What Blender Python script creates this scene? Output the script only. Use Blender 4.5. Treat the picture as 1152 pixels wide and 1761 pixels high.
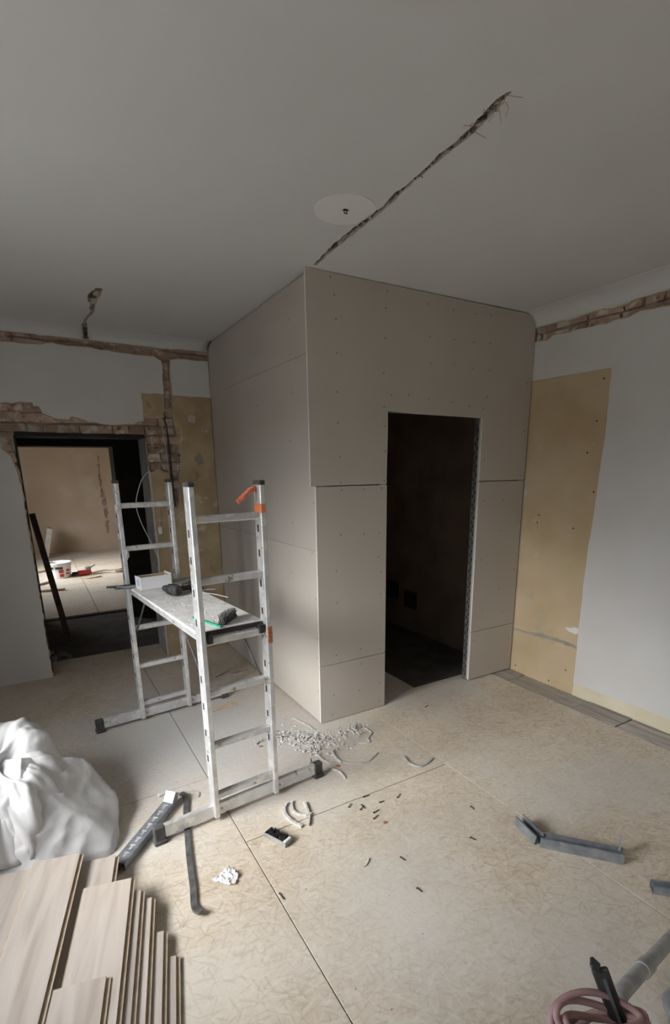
import bpy, bmesh, math, random
from mathutils import Vector, Matrix, noise
from mathutils.geometry import delaunay_2d_cdt

for o in list(bpy.data.objects):
    bpy.data.objects.remove(o)
scene = bpy.context.scene
COL = scene.collection
PI = math.pi

# ------------------------------------------------------------------ camera
cam_data = bpy.data.cameras.new('camera')
cam = bpy.data.objects.new('camera', cam_data)
COL.objects.link(cam)
right = Vector((0.86271, -0.505504, -0.014043))
down = Vector((-0.137296, -0.207407, -0.968572))
fwd = Vector((0.486704, 0.837525, -0.248336))
cam.matrix_world = Matrix((
    (right.x, -down.x, -fwd.x, -1.52024),
    (right.y, -down.y, -fwd.y, -2.83507),
    (right.z, -down.z, -fwd.z, 1.72),
    (0, 0, 0, 1)))
cam_data.sensor_fit = 'HORIZONTAL'
cam_data.sensor_width = 36
cam_data.lens = 867.93 * 36 / 1152
cam_data.shift_y = (1032.43 - 880.5) / 1152
cam_data.clip_start = 0.02
scene.camera = cam

# ------------------------------------------------------------------ sky (overcast) and exposure
world = bpy.data.worlds.new('sky'); scene.world = world
world.use_nodes = True
nt = world.node_tree; nt.nodes.clear()
wo = nt.nodes.new('ShaderNodeOutputWorld'); bg = nt.nodes.new('ShaderNodeBackground')
tc = nt.nodes.new('ShaderNodeTexCoord'); sp = nt.nodes.new('ShaderNodeSeparateXYZ')
mr = nt.nodes.new('ShaderNodeMapRange'); mr.inputs['From Min'].default_value = -1; mr.inputs['From Max'].default_value = 1
rp = nt.nodes.new('ShaderNodeValToRGB')
rp.color_ramp.elements[0].position = 0.53; rp.color_ramp.elements[0].color = (0.13, 0.126, 0.118, 1)   # ground and houses across the street
rp.color_ramp.elements[1].position = 0.56; rp.color_ramp.elements[1].color = (0.85, 0.89, 0.95, 1)
e = rp.color_ramp.elements.new(1.0); e.color = (1.5, 1.6, 1.74, 1)
nt.links.new(tc.outputs['Generated'], sp.inputs[0]); nt.links.new(sp.outputs['Z'], mr.inputs['Value'])
nt.links.new(mr.outputs['Result'], rp.inputs['Fac']); nt.links.new(rp.outputs['Color'], bg.inputs['Color'])
bg.inputs['Strength'].default_value = 4.15
nt.links.new(bg.outputs[0], wo.inputs[0])
scene.view_settings.view_transform = 'Standard'
scene.view_settings.look = 'None'
scene.view_settings.gamma = 1
scene.view_settings.use_curve_mapping = False
scene.view_settings.exposure = 1.55
scene.cycles.max_bounces = 10
scene.cycles.diffuse_bounces = 8

# hazy sun behind thin cloud: a wide soft disc on the window side
sun_l = bpy.data.lights.new('hazy_sun', 'SUN'); sun_l.energy = 3.05; sun_l.angle = math.radians(40); sun_l.color = (1.0, 0.97, 0.92)
sun = bpy.data.objects.new('hazy_sun', sun_l); COL.objects.link(sun)
sun.rotation_euler = Vector((1.0, 0.20, -0.60)).to_track_quat('-Z', 'Y').to_euler()

# windows: (y0, y1, z0, z1) in the window wall of this room / of the far room
XW = -2.62
WINDOWS = [(-1.75, -0.22, 0.80, 2.45), (-4.4, -3.65, 0.80, 2.45)]
FAR_WINDOWS = [(5.9, 8.0, 0.8, 2.4)]
def portal(y0, y1, z0, z1):
    l = bpy.data.lights.new('window_portal', 'AREA'); l.shape = 'RECTANGLE'
    l.size = z1 - z0; l.size_y = y1 - y0; l.cycles.is_portal = True
    o = bpy.data.objects.new('window_portal', l); COL.objects.link(o)
    o.location = (XW - 0.40, (y0 + y1) / 2, (z0 + z1) / 2)
    o.rotation_euler = (0, -PI / 2, 0)
for w in WINDOWS + FAR_WINDOWS:
    portal(*w)

# ------------------------------------------------------------------ materials
def mat(name, c1, c2=None, rough=0.8, metal=0.0, scale=8.0, bump=0.0, bscale=60.0, detail=6.0, lo=0.35, hi=0.65,
        rand=0.0, trans=0.0, spots=None, spec=None, world=False):
    """noise mix of c1 and c2, optional fine bump, optional per-object value variation, optional spots (colour, scale, threshold)"""
    m = bpy.data.materials.new(name); m.use_nodes = True
    t = m.node_tree; b = t.nodes['Principled BSDF']
    b.inputs['Roughness'].default_value = rough; b.inputs['Metallic'].default_value = metal
    if spec is not None: b.inputs['Specular IOR Level'].default_value = spec
    co = t.nodes.new('ShaderNodeTexCoord')
    CO = t.nodes.new('ShaderNodeNewGeometry').outputs['Position'] if world else co.outputs['Object']
    c2 = c2 or c1
    n = t.nodes.new('ShaderNodeTexNoise'); n.inputs['Scale'].default_value = scale; n.inputs['Detail'].default_value = detail
    t.links.new(CO, n.inputs['Vector'])
    r = t.nodes.new('ShaderNodeValToRGB'); r.color_ramp.elements[0].position = lo; r.color_ramp.elements[1].position = hi
    r.color_ramp.elements[0].color = (*c1, 1); r.color_ramp.elements[1].color = (*c2, 1)
    t.links.new(n.outputs['Fac'], r.inputs['Fac'])
    out = r.outputs['Color']
    if spots:
        for (sc, ss, th, soft) in spots:
            n2 = t.nodes.new('ShaderNodeTexNoise'); n2.inputs['Scale'].default_value = ss; n2.inputs['Detail'].default_value = 5
            mp = t.nodes.new('ShaderNodeMapping'); mp.inputs['Location'].default_value = (ss * 1.3, 3.7, ss * 0.7)
            t.links.new(CO, mp.inputs['Vector']); t.links.new(mp.outputs['Vector'], n2.inputs['Vector'])
            r2 = t.nodes.new('ShaderNodeMapRange'); r2.inputs['From Min'].default_value = th; r2.inputs['From Max'].default_value = th + soft
            t.links.new(n2.outputs['Fac'], r2.inputs['Value'])
            mx = t.nodes.new('ShaderNodeMix'); mx.data_type = 'RGBA'
            t.links.new(r2.outputs['Result'], mx.inputs['Factor']); t.links.new(out, mx.inputs['A'])
            mx.inputs['B'].default_value = (*sc, 1); out = mx.outputs['Result']
    if rand:
        oi = t.nodes.new('ShaderNodeObjectInfo'); hv = t.nodes.new('ShaderNodeHueSaturation')
        mr_ = t.nodes.new('ShaderNodeMapRange'); mr_.inputs['To Min'].default_value = 1 - rand; mr_.inputs['To Max'].default_value = 1 + rand
        t.links.new(oi.outputs['Random'], mr_.inputs['Value']); t.links.new(mr_.outputs['Result'], hv.inputs['Value'])
        t.links.new(out, hv.inputs['Color']); out = hv.outputs['Color']
    t.links.new(out, b.inputs['Base Color'])
    if bump:
        nb = t.nodes.new('ShaderNodeTexNoise'); nb.inputs['Scale'].default_value = bscale; nb.inputs['Detail'].default_value = 5
        t.links.new(CO, nb.inputs['Vector'])
        bp = t.nodes.new('ShaderNodeBump'); bp.inputs['Strength'].default_value = bump; bp.inputs['Distance'].default_value = 0.01
        t.links.new(nb.outputs['Fac'], bp.inputs['Height']); t.links.new(bp.outputs['Normal'], b.inputs['Normal'])
    if trans:
        b.inputs['Transmission Weight'].default_value = trans
    return m

def osb_mat():
    m = bpy.data.materials.new('dusty_strand_board'); m.use_nodes = True
    t = m.node_tree; b = t.nodes['Principled BSDF']; b.inputs['Roughness'].default_value = 0.85
    b.inputs['Specular IOR Level'].default_value = 0.25
    co = t.nodes.new('ShaderNodeTexCoord')
    def nz(scale, loc=(0, 0, 0), rot=0, sc=(1, 1, 1), det=4, typ='POINT'):
        mp = t.nodes.new('ShaderNodeMapping'); mp.inputs['Location'].default_value = loc
        mp.inputs['Rotation'].default_value = (0, 0, rot); mp.inputs['Scale'].default_value = sc
        mp.vector_type = typ
        n = t.nodes.new('ShaderNodeTexNoise'); n.inputs['Scale'].default_value = scale; n.inputs['Detail'].default_value = det
        t.links.new(co.outputs['Object'], mp.inputs['Vector']); t.links.new(mp.outputs['Vector'], n.inputs['Vector'])
        return n.outputs['Fac']
    def rng(v, a, c, lo=0.0, hi=1.0):
        r = t.nodes.new('ShaderNodeMapRange'); r.inputs['From Min'].default_value = a; r.inputs['From Max'].default_value = c
        r.inputs['To Min'].default_value = lo; r.inputs['To Max'].default_value = hi
        t.links.new(v, r.inputs['Value']); return r.outputs['Result']
    def mix(f, A, B):
        x = t.nodes.new('ShaderNodeMix'); x.data_type = 'RGBA'
        t.links.new(f, x.inputs['Factor'])
        for k, s in (('A', A), ('B', B)):
            if isinstance(s, tuple): x.inputs[k].default_value = (*s, 1)
            else: t.links.new(s, x.inputs[k])
        return x.outputs['Result']
    c = mix(rng(nz(2.2), 0.35, 0.65), (0.53, 0.455, 0.355), (0.64, 0.565, 0.46))
    c = mix(rng(nz(7, (3, 1, 0)), 0.42, 0.7, 0, 0.5), c, (0.55, 0.44, 0.32))
    # strands: short streaks at four angles
    for k, (rot, th) in enumerate(((0.25, 0.60), (0.95, 0.61), (1.7, 0.61), (2.35, 0.60), (2.9, 0.61))):
        q = nz(1.0, (k * 0.71, k * 0.33, 0), rot, (1 / 11, 1 / 75, 1), 0.4, 'TEXTURE')
        c = mix(rng(q, th + 0.01, th + 0.09, 0, 0.34), c, (0.37, 0.285, 0.195))
        q2 = nz(1.0, (k * 0.51 + 4, k * 0.23, 0), rot + 0.4, (1 / 10, 1 / 55, 1), 0.4, 'TEXTURE')
        c = mix(rng(q2, th, th + 0.08, 0, 0.32), c, (0.69, 0.625, 0.53))
    # gypsum dust lying on the boards
    c = mix(rng(nz(1.1, (5.2, 2.1, 0), det=7), 0.44, 0.66, 0.0, 0.75), c, (0.62, 0.59, 0.54))
    # thick grey drilling dust around the scaffold
    dv = t.nodes.new('ShaderNodeVectorMath'); dv.operation = 'DISTANCE'; dv.inputs[1].default_value = (-0.75, 0.30, 0)
    t.links.new(co.outputs['Object'], dv.inputs[0])
    ad = t.nodes.new('ShaderNodeMath'); ad.operation = 'MULTIPLY_ADD'; ad.inputs[1].default_value = 0.9
    t.links.new(nz(2.6, (1, 4, 0), det=7), ad.inputs[0]); t.links.new(dv.outputs['Value'], ad.inputs[2])
    c = mix(rng(ad.outputs[0], 1.7, 0.8, 0.0, 0.8), c, (0.47, 0.467, 0.463))
    c = mix(rng(nz(34, (9, 2, 0)), 0.60, 0.72, 0, 0.35), c, (0.68, 0.66, 0.62))
    c = mix(rng(nz(90, (1, 8, 0)), 0.70, 0.76, 0, 0.6), c, (0.30, 0.25, 0.19))
    t.links.new(c, b.inputs['Base Color'])
    bp = t.nodes.new('ShaderNodeBump'); bp.inputs['Strength'].default_value = 0.25; bp.inputs['Distance'].default_value = 0.004
    t.links.new(nz(50, det=6), bp.inputs['Height']); t.links.new(bp.outputs['Normal'], b.inputs['Normal'])
    return m

def wood_mat(name, c1, c2, c3, ang=-0.231, rand=0.12):
    """grain stretched along the local y axis of a board"""
    m = bpy.data.materials.new(name); m.use_nodes = True
    t = m.node_tree; b = t.nodes['Principled BSDF']; b.inputs['Roughness'].default_value = 0.6
    co = t.nodes.new('ShaderNodeTexCoord'); mp = t.nodes.new('ShaderNodeMapping'); mp.inputs['Scale'].default_value = (14, 1.3, 8)
    oi = t.nodes.new('ShaderNodeObjectInfo'); ml = t.nodes.new('ShaderNodeVectorMath'); ml.operation = 'SCALE'; ml.inputs[0].default_value = (7, 11, 5)
    t.links.new(oi.outputs['Random'], ml.inputs['Scale'])
    t.links.new(ml.outputs['Vector'], mp.inputs['Location'])
    t.links.new(co.outputs['Object'], mp.inputs['Vector'])
    n = t.nodes.new('ShaderNodeTexNoise'); n.inputs['Scale'].default_value = 1.4; n.inputs['Detail'].default_value = 5; n.inputs['Distortion'].default_value = 0.8
    t.links.new(mp.outputs['Vector'], n.inputs['Vector'])
    r = t.nodes.new('ShaderNodeValToRGB'); r.color_ramp.elements[0].position = 0.3; r.color_ramp.elements[1].position = 0.7
    r.color_ramp.elements[0].color = (*c1, 1); r.color_ramp.elements[1].color = (*c3, 1)
    e = r.color_ramp.elements.new(0.5); e.color = (*c2, 1)
    t.links.new(n.outputs['Fac'], r.inputs['Fac'])
    hv = t.nodes.new('ShaderNodeHueSaturation'); mr_ = t.nodes.new('ShaderNodeMapRange')
    mr_.inputs['To Min'].default_value = 1 - rand; mr_.inputs['To Max'].default_value = 1 + rand
    t.links.new(oi.outputs['Random'], mr_.inputs['Value']); t.links.new(mr_.outputs['Result'], hv.inputs['Value'])
    t.links.new(r.outputs['Color'], hv.inputs['Color']); t.links.new(hv.outputs['Color'], b.inputs['Base Color'])
    return m

M = {}
M['osb'] = osb_mat()
M['paint'] = mat('white_wall_paint', (0.58, 0.57, 0.555), (0.62, 0.615, 0.605), 0.75, scale=2, bump=0.06, bscale=30, spec=0.3)
M['ceiling'] = mat('ceiling_paint', (0.60, 0.60, 0.595), (0.63, 0.63, 0.63), 0.85, scale=1.2, bump=0.05, bscale=20, spec=0.2)
M['disc'] = mat('smooth_white_plaster', (0.72, 0.715, 0.70), (0.75, 0.745, 0.735), 0.7, scale=3)
M['ochre'] = mat('ochre_old_plaster', (0.46, 0.355, 0.215), (0.54, 0.435, 0.295), 0.85, scale=2.3, bump=0.1, bscale=40,
                 spots=[((0.60, 0.52, 0.38), 6, 0.66, 0.1), ((0.40, 0.35, 0.26), 3.3, 0.62, 0.12)], spec=0.2)
M['brownp'] = mat('brown_stained_plaster', (0.36, 0.27, 0.16), (0.48, 0.38, 0.245), 0.9, scale=4, bump=0.2, bscale=45,
                  spots=[((0.56, 0.49, 0.38), 7, 0.62, 0.1), ((0.25, 0.17, 0.10), 9, 0.66, 0.08)], spec=0.2)
M['mortar'] = mat('old_lime_mortar', (0.30, 0.25, 0.20), (0.46, 0.41, 0.35), 0.95, scale=18, bump=0.6, bscale=60)
M['undercoat'] = mat('lime_undercoat', (0.46, 0.42, 0.36), (0.55, 0.51, 0.45), 0.95, scale=14, bump=0.4, bscale=70)
M['brick'] = mat('old_red_brick', (0.315, 0.21, 0.155), (0.42, 0.32, 0.25), 0.95, scale=11, bump=0.8, bscale=40, rand=0.32,
                 spots=[((0.52, 0.47, 0.40), 11, 0.54, 0.08), ((0.13, 0.09, 0.07), 14, 0.62, 0.08)], world=True)
M['drywall'] = mat('drywall_paper', (0.465, 0.425, 0.375), (0.495, 0.455, 0.405), 0.8, scale=1.5, detail=3, spec=0.3, rand=0.015)
M['gypsum'] = mat('gypsum_core', (0.68, 0.67, 0.65), (0.74, 0.73, 0.71), 0.9, scale=30)
M['screwblack'] = mat('black_phosphate_screw', (0.02, 0.02, 0.022), rough=0.5, metal=0.4)
M['zinc'] = mat('galvanised_steel', (0.38, 0.41, 0.44), (0.50, 0.53, 0.56), 0.5, 0.7, scale=14)
M['darksteel'] = mat('dark_worn_steel', (0.10, 0.10, 0.10), (0.20, 0.20, 0.195), 0.55, 0.5, scale=22)
M['zincdark'] = mat('dusty_dark_galvanised_steel', (0.24, 0.265, 0.29), (0.36, 0.385, 0.41), 0.5, 0.6, scale=22,
                    spots=[((0.45, 0.46, 0.46), 30, 0.6, 0.12)])
M['alu'] = mat('plaster_splashed_aluminium', (0.60, 0.61, 0.62), (0.74, 0.75, 0.76), 0.42, 0.55, scale=10,
               spots=[((0.80, 0.79, 0.77), 16, 0.52, 0.06), ((0.30, 0.28, 0.25), 24, 0.64, 0.06)], bump=0.12, bscale=30)
M['rubber'] = mat('dusty_black_rubber', (0.035, 0.035, 0.035), (0.09, 0.088, 0.085), 0.8, scale=20)
M['slot'] = mat('dark_hole', (0.03, 0.03, 0.03), rough=0.9)
M['ply'] = mat('dust_covered_plywood', (0.62, 0.615, 0.60), (0.78, 0.775, 0.76), 0.9, scale=7, bump=0.25, bscale=50,
               spots=[((0.33, 0.32, 0.30), 13, 0.62, 0.12), ((0.80, 0.79, 0.78), 20, 0.60, 0.1)])
M['black'] = mat('black_plastic', (0.018, 0.018, 0.018), (0.035, 0.035, 0.035), 0.45, scale=20)
M['dusty_black'] = mat('dusty_black_plastic', (0.02, 0.02, 0.02), (0.10, 0.10, 0.098), 0.6, scale=28, lo=0.45, hi=0.8)
M['white'] = mat('white_card', (0.76, 0.76, 0.76), (0.80, 0.80, 0.80), 0.6, scale=5)
M['cardin'] = mat('brown_cardboard', (0.42, 0.32, 0.20), (0.47, 0.37, 0.24), 0.9, scale=20)
M['bluelogo'] = mat('pale_blue_print', (0.50, 0.56, 0.72), rough=0.6)
M['orange'] = mat('faded_orange_rag', (0.72, 0.18, 0.09), (0.80, 0.27, 0.15), 0.85, scale=30, bump=0.3, bscale=80)
M['orangetape'] = mat('orange_tape', (0.75, 0.21, 0.06), (0.70, 0.26, 0.12), 0.5, scale=20)
M['green'] = mat('green_plastic_strip', (0.03, 0.32, 0.20), rough=0.35)
M['bristle'] = mat('grey_bristles', (0.07, 0.07, 0.07), (0.26, 0.255, 0.25), 0.95, scale=70)
M['plank'] = wood_mat('oak_floor_plank', (0.37, 0.31, 0.26), (0.455, 0.395, 0.34), (0.51, 0.45, 0.395))
M['plankedge'] = mat('plank_core', (0.46, 0.35, 0.24), (0.55, 0.44, 0.32), 0.85, scale=30)
M['oldwood'] = wood_mat('grey_old_floorboard', (0.20, 0.175, 0.15), (0.36, 0.33, 0.295), (0.47, 0.445, 0.41), rand=0.1)
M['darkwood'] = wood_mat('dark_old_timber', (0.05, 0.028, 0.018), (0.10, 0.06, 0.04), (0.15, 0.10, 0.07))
M['sack'] = mat('white_plastic_sack', (0.52, 0.515, 0.505), (0.60, 0.60, 0.60), 0.36, scale=4, bump=0.35, bscale=16)
M['hallwall'] = mat('shade_dark_hall_wall', (0.020, 0.017, 0.014), (0.036, 0.030, 0.025), 0.95, scale=4)  # darkness of the unlit hall is put into the wall colour
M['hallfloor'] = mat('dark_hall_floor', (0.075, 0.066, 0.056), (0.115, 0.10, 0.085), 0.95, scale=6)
M['farwall'] = mat('warm_beige_far_wall', (0.50, 0.39, 0.285), (0.56, 0.45, 0.34), 0.9, scale=1.3,
                   spots=[((0.58, 0.50, 0.42), 1.6, 0.55, 0.15)])
M['closetwall'] = mat('shaded_closet_plaster', (0.17, 0.125, 0.09), (0.23, 0.175, 0.13), 0.95, scale=3, bump=0.3)  # brown plaster with the closet's shade put into its colour
M['red'] = mat('red_plastic', (0.50, 0.03, 0.03), rough=0.45)
M['wire'] = mat('grey_wire', (0.45, 0.44, 0.42), rough=0.6)
M['wirewhite'] = mat('white_wire', (0.70, 0.69, 0.67), rough=0.5)
M['chip'] = mat('gypsum_chip', (0.44, 0.425, 0.40), (0.66, 0.645, 0.62), 0.95, scale=60, rand=0.1, world=True)
M['chipdark'] = mat('dusty_grey_scrap', (0.20, 0.185, 0.165), (0.34, 0.32, 0.29), 0.95, scale=40)
M['rust'] = mat('brick_red_crumb', (0.30, 0.10, 0.05), (0.40, 0.18, 0.10), 0.95, scale=60)
M['straw'] = mat('reed_straw', (0.30, 0.24, 0.16), (0.42, 0.36, 0.26), 0.9, scale=30)
M['crackdark'] = mat('torn_reed_plaster', (0.05, 0.043, 0.036), (0.24, 0.215, 0.18), 0.95, scale=22, bump=1.0, bscale=45)
M['pink'] = mat('dusty_pink_cable', (0.30, 0.16, 0.16), (0.40, 0.26, 0.255), 0.6, scale=16)
M['hose'] = mat('dusty_grey_hose', (0.30, 0.30, 0.29), (0.48, 0.475, 0.46), 0.6, scale=18)
M['vac'] = mat('dark_grey_vacuum_body', (0.06, 0.06, 0.065), (0.13, 0.13, 0.135), 0.6, scale=9)
M['greycloth'] = mat('grey_dusty_cloth', (0.17, 0.175, 0.175), (0.29, 0.295, 0.295), 0.9, scale=12, bump=0.3)
M['yellowish'] = mat('pale_yellow_old_paint', (0.60, 0.54, 0.39), (0.66, 0.60, 0.46), 0.85, scale=5, bump=0.1)
M['greyfilm'] = mat('grey_filler', (0.27, 0.25, 0.20), (0.34, 0.315, 0.26), 0.9, scale=12)
M['clear'] = mat('clear_plastic_tray', (0.22, 0.22, 0.215), (0.36, 0.36, 0.35), 0.25, scale=10)
M['greyjamb'] = mat('grey_cement_reveal', (0.24, 0.225, 0.20), (0.36, 0.34, 0.31), 0.95, scale=9, bump=0.3)
M['tarblack'] = mat('black_painted_board', (0.010, 0.009, 0.008), (0.022, 0.019, 0.016), 0.8, scale=6)
M['frame'] = mat('white_window_frame', (0.68, 0.67, 0.65), rough=0.5)
M['copper'] = mat('bare_wire_end', (0.30, 0.16, 0.08), rough=0.5, metal=0.6)

# ------------------------------------------------------------------ mesh helpers
rnd = random.Random(7)

def link_mesh(name, bm, m, parent=None, smooth=False):
    me = bpy.data.meshes.new(name)
    bm.normal_update(); bm.to_mesh(me); bm.free()
    for x in (m if isinstance(m, (list, tuple)) else [m]):
        me.materials.append(M[x])
    if smooth:
        for p in me.polygons: p.use_smooth = True
    o = bpy.data.objects.new(name, me); COL.objects.link(o)
    if parent is not None: o.parent = parent
    return o

def tag(o, label=None, cat=None, group=None, kind=None):
    if label: o['label'] = label
    if cat: o['category'] = cat
    if group: o['group'] = group
    if kind: o['kind'] = kind
    return o

def empty(name, loc=(0, 0, 0), rz=0.0):
    o = bpy.data.objects.new(name, None); COL.objects.link(o)
    o.location = loc; o.rotation_euler = (0, 0, rz); o.empty_display_size = 0.1
    return o

def box(bm, c, s, rot=None, bev=0.0, mi=0):
    """box of size s centred at c, optional rotation matrix and bevel"""
    r = bmesh.ops.create_cube(bm, size=1.0)
    vs = r['verts']
    mtx = Matrix.Translation(Vector(c)) @ ((rot.to_4x4() if rot else Matrix.Identity(4))) @ Matrix.Diagonal((s[0], s[1], s[2], 1))
    bmesh.ops.transform(bm, matrix=mtx, verts=vs)
    fs = list({f for v in vs for f in v.link_faces})
    for f in fs: f.material_index = mi
    if bev:
        es = list({e for v in vs for e in v.link_edges})
        r = bmesh.ops.bevel(bm, geom=es, offset=bev, segments=1, affect='EDGES', profile=0.5)
        for f in r['faces']: f.material_index = mi
    return vs

def boxmm(bm, a, b, bev=0.0, mi=0):
    c = [(a[i] + b[i]) / 2 for i in range(3)]; s = [abs(b[i] - a[i]) for i in range(3)]
    return box(bm, c, s, None, bev, mi)

def frame_of(d, up=Vector((0, 0, 1))):
    d = d.normalized()
    if abs(d.dot(up)) > 0.98: up = Vector((0, 1, 0))
    x = d.cross(up).normalized(); z = x.cross(d).normalized()
    return x, z

def bar(bm, a, b, w, h, up=(0, 0, 1), bev=0.0, mi=0):
    """rectangular bar from a to b: w sideways, h along up"""
    a, b = Vector(a), Vector(b); d = b - a
    x, z = frame_of(d, Vector(up))
    rot = Matrix((x, d.normalized(), z)).transposed()
    return box(bm, (a + b) / 2, (w, d.length, h), rot, bev, mi)

def tube(bm, pts, r, n=8, cap=True, mi=0, radii=None, flat=1.0):
    """round tube along a polyline, parallel-transport frames; flat squeezes it in the up direction"""
    pts = [Vector(p) for p in pts]
    rings = []
    x = None
    for i, p in enumerate(pts):
        d = (pts[min(i + 1, len(pts) - 1)] - pts[max(i - 1, 0)])
        if d.length < 1e-9: d = Vector((0, 0, 1))
        d.normalize()
        if x is None: x, z = frame_of(d)
        else:
            x = (x - d * x.dot(d))
            if x.length < 1e-6: x, z = frame_of(d)
            x.normalize(); z = x.cross(d).normalized()
        rr = radii[i] if radii else r
        rings.append([bm.verts.new(p + x * (rr * math.cos(2 * PI * k / n)) + z * (rr * flat * math.sin(2 * PI * k / n))) for k in range(n)])
    for i in range(len(rings) - 1):
        for k in range(n):
            f = bm.faces.new((rings[i][k], rings[i][(k + 1) % n], rings[i + 1][(k + 1) % n], rings[i + 1][k])); f.material_index = mi; f.smooth = True
    if cap:
        for rg in (rings[0], rings[-1]):
            f = bm.faces.new(rg); f.material_index = mi
    return rings

def sweep(bm, pts, w, h, z0=0.0, mi=0, wob=0.0, seed=0):
    """flat strip lying on a surface: rectangular section w x h along a 2-D/3-D polyline"""
    rr = random.Random(seed)
    P = [Vector((p[0], p[1], (p[2] if len(p) > 2 else z0))) for p in pts]
    rows = []
    for i, p in enumerate(P):
        d = (P[min(i + 1, len(P) - 1)] - P[max(i - 1, 0)]); d.z = 0
        d.normalize(); s = Vector((-d.y, d.x, 0))
        ww = w * (1 + wob * (rr.random() - 0.5)); lift = wob * h * rr.random() * 0.4
        rows.append([bm.verts.new(p + s * ww / 2 + Vector((0, 0, lift))), bm.verts.new(p - s * ww / 2 + Vector((0, 0, lift))),
                     bm.verts.new(p - s * ww / 2 + Vector((0, 0, h + lift))), bm.verts.new(p + s * ww / 2 + Vector((0, 0, h + lift)))])
    for i in range(len(rows) - 1):
        for k in range(4):
            f = bm.faces.new((rows[i][k], rows[i][(k + 1) % 4], rows[i + 1][(k + 1) % 4], rows[i + 1][k])); f.material_index = mi
    bm.faces.new(rows[0]); bm.faces.new(rows[-1])
    bmesh.ops.recalc_face_normals(bm, faces=bm.faces[:])

def smooth_path(pts, n=6):
    """Catmull-Rom subdivision"""
    P = [Vector((p[0], p[1], p[2] if len(p) > 2 else 0.0)) for p in pts]
    out = []
    for i in range(len(P) - 1):
        p0 = P[max(i - 1, 0)]; p1 = P[i]; p2 = P[i + 1]; p3 = P[min(i + 2, len(P) - 1)]
        for k in range(n):
            t = k / n
            out.append(0.5 * ((2 * p1) + (p2 - p0) * t + (2 * p0 - 5 * p1 + 4 * p2 - p3) * t * t + (3 * p1 - p0 - 3 * p2 + p3) * t ** 3))
    out.append(P[-1])
    return out

def lathe(bm, prof, c=(0, 0, 0), n=32, mi=0, mis=None):
    rings = [[bm.verts.new((c[0] + r * math.cos(2 * PI * k / n), c[1] + r * math.sin(2 * PI * k / n), c[2] + z)) for k in range(n)] for r, z in prof]
    for i in range(len(rings) - 1):
        for k in range(n):
            f = bm.faces.new((rings[i][k], rings[i][(k + 1) % n], rings[i + 1][(k + 1) % n], rings[i + 1][k]))
            f.material_index = mis[i] if mis else mi; f.smooth = True
    if prof[0][0] > 1e-4: bm.faces.new(list(reversed(rings[0])))
    if prof[-1][0] > 1e-4: bm.faces.new(rings[-1])

def inside(p, poly):
    x, y = p; c = False; j = len(poly) - 1
    for i in range(len(poly)):
        xi, yi = poly[i]; xj, yj = poly[j]
        if (yi > y) != (yj > y) and x < (xj - xi) * (y - yi) / (yj - yi) + xi: c = not c
        j = i
    return c

def jag(pts, amp=0.006, step=0.03, seed=0, closed=True):
    """subdivide a polyline and roughen it"""
    r = random.Random(seed); out = []
    n = len(pts)
    for i in range(n if closed else n - 1):
        a = pts[i]; b = pts[(i + 1) % n]
        L = math.hypot(b[0] - a[0], b[1] - a[1]); k = max(1, int(L / step))
        for q in range(k):
            t = q / k
            jx, jy = (r.uniform(-amp, amp), r.uniform(-amp, amp)) if q else (r.uniform(-amp, amp) * 0.5, r.uniform(-amp, amp) * 0.5)
            out.append((a[0] + (b[0] - a[0]) * t + jx, a[1] + (b[1] - a[1]) * t + jy))
    if not closed: out.append(tuple(pts[-1]))
    return out

def layer(name, outer, holes, f3, thick, m, parent=None, extra=None, depth0=0.0, smooth=False):
    """a coat of plaster / board with cut-outs: 2-D outline + holes, mapped to 3-D by f3(u, v, depth)"""
    vs = []; es = []
    for loop in [outer] + holes:
        b = len(vs); vs += [Vector(p) for p in loop]
        es += [(b + i, b + (i + 1) % len(loop)) for i in range(len(loop))]
    if extra: vs += [Vector(p) for p in extra]
    V, E, F, _, _, _ = delaunay_2d_cdt(vs, es, [], 0, 1e-5)
    keep = []
    for f in F:
        c = (sum(V[i].x for i in f) / 3, sum(V[i].y for i in f) / 3)
        if inside(c, outer) and not any(inside(c, h) for h in holes): keep.append(f)
    bm = bmesh.new()
    fr = [bm.verts.new(f3(v.x, v.y, depth0)) for v in V]; bk = [bm.verts.new(f3(v.x, v.y, depth0 + thick)) for v in V]
    cnt = {}
    for f in keep:
        a = bm.faces.new([fr[i] for i in f]); a.smooth = smooth
        b = bm.faces.new([bk[i] for i in reversed(f)]); b.material_index = 1
        for i in range(3):
            k = (f[i], f[(i + 1) % 3]); cnt[k] = 1
    for (i, j) in list(cnt):
        if (j, i) not in cnt:
            q = bm.faces.new((fr[j], fr[i], bk[i], bk[j])); q.material_index = 1
    bmesh.ops.delete(bm, geom=[v for v in bm.verts if not v.link_faces], context='VERTS')
    bmesh.ops.recalc_face_normals(bm, faces=bm.faces[:])
    mm = m if isinstance(m, (list, tuple)) else (m, m)
    return link_mesh(name, bm, list(mm), parent)

# ------------------------------------------------------------------ dimensions (metres)
XR = 1.913      # right wall
YL = 1.995      # wall with the broken-out doorway
H = 2.831       # ceiling
YB = -4.9       # wall behind the camera
TW = 0.36       # thickness of the doorway wall

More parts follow.
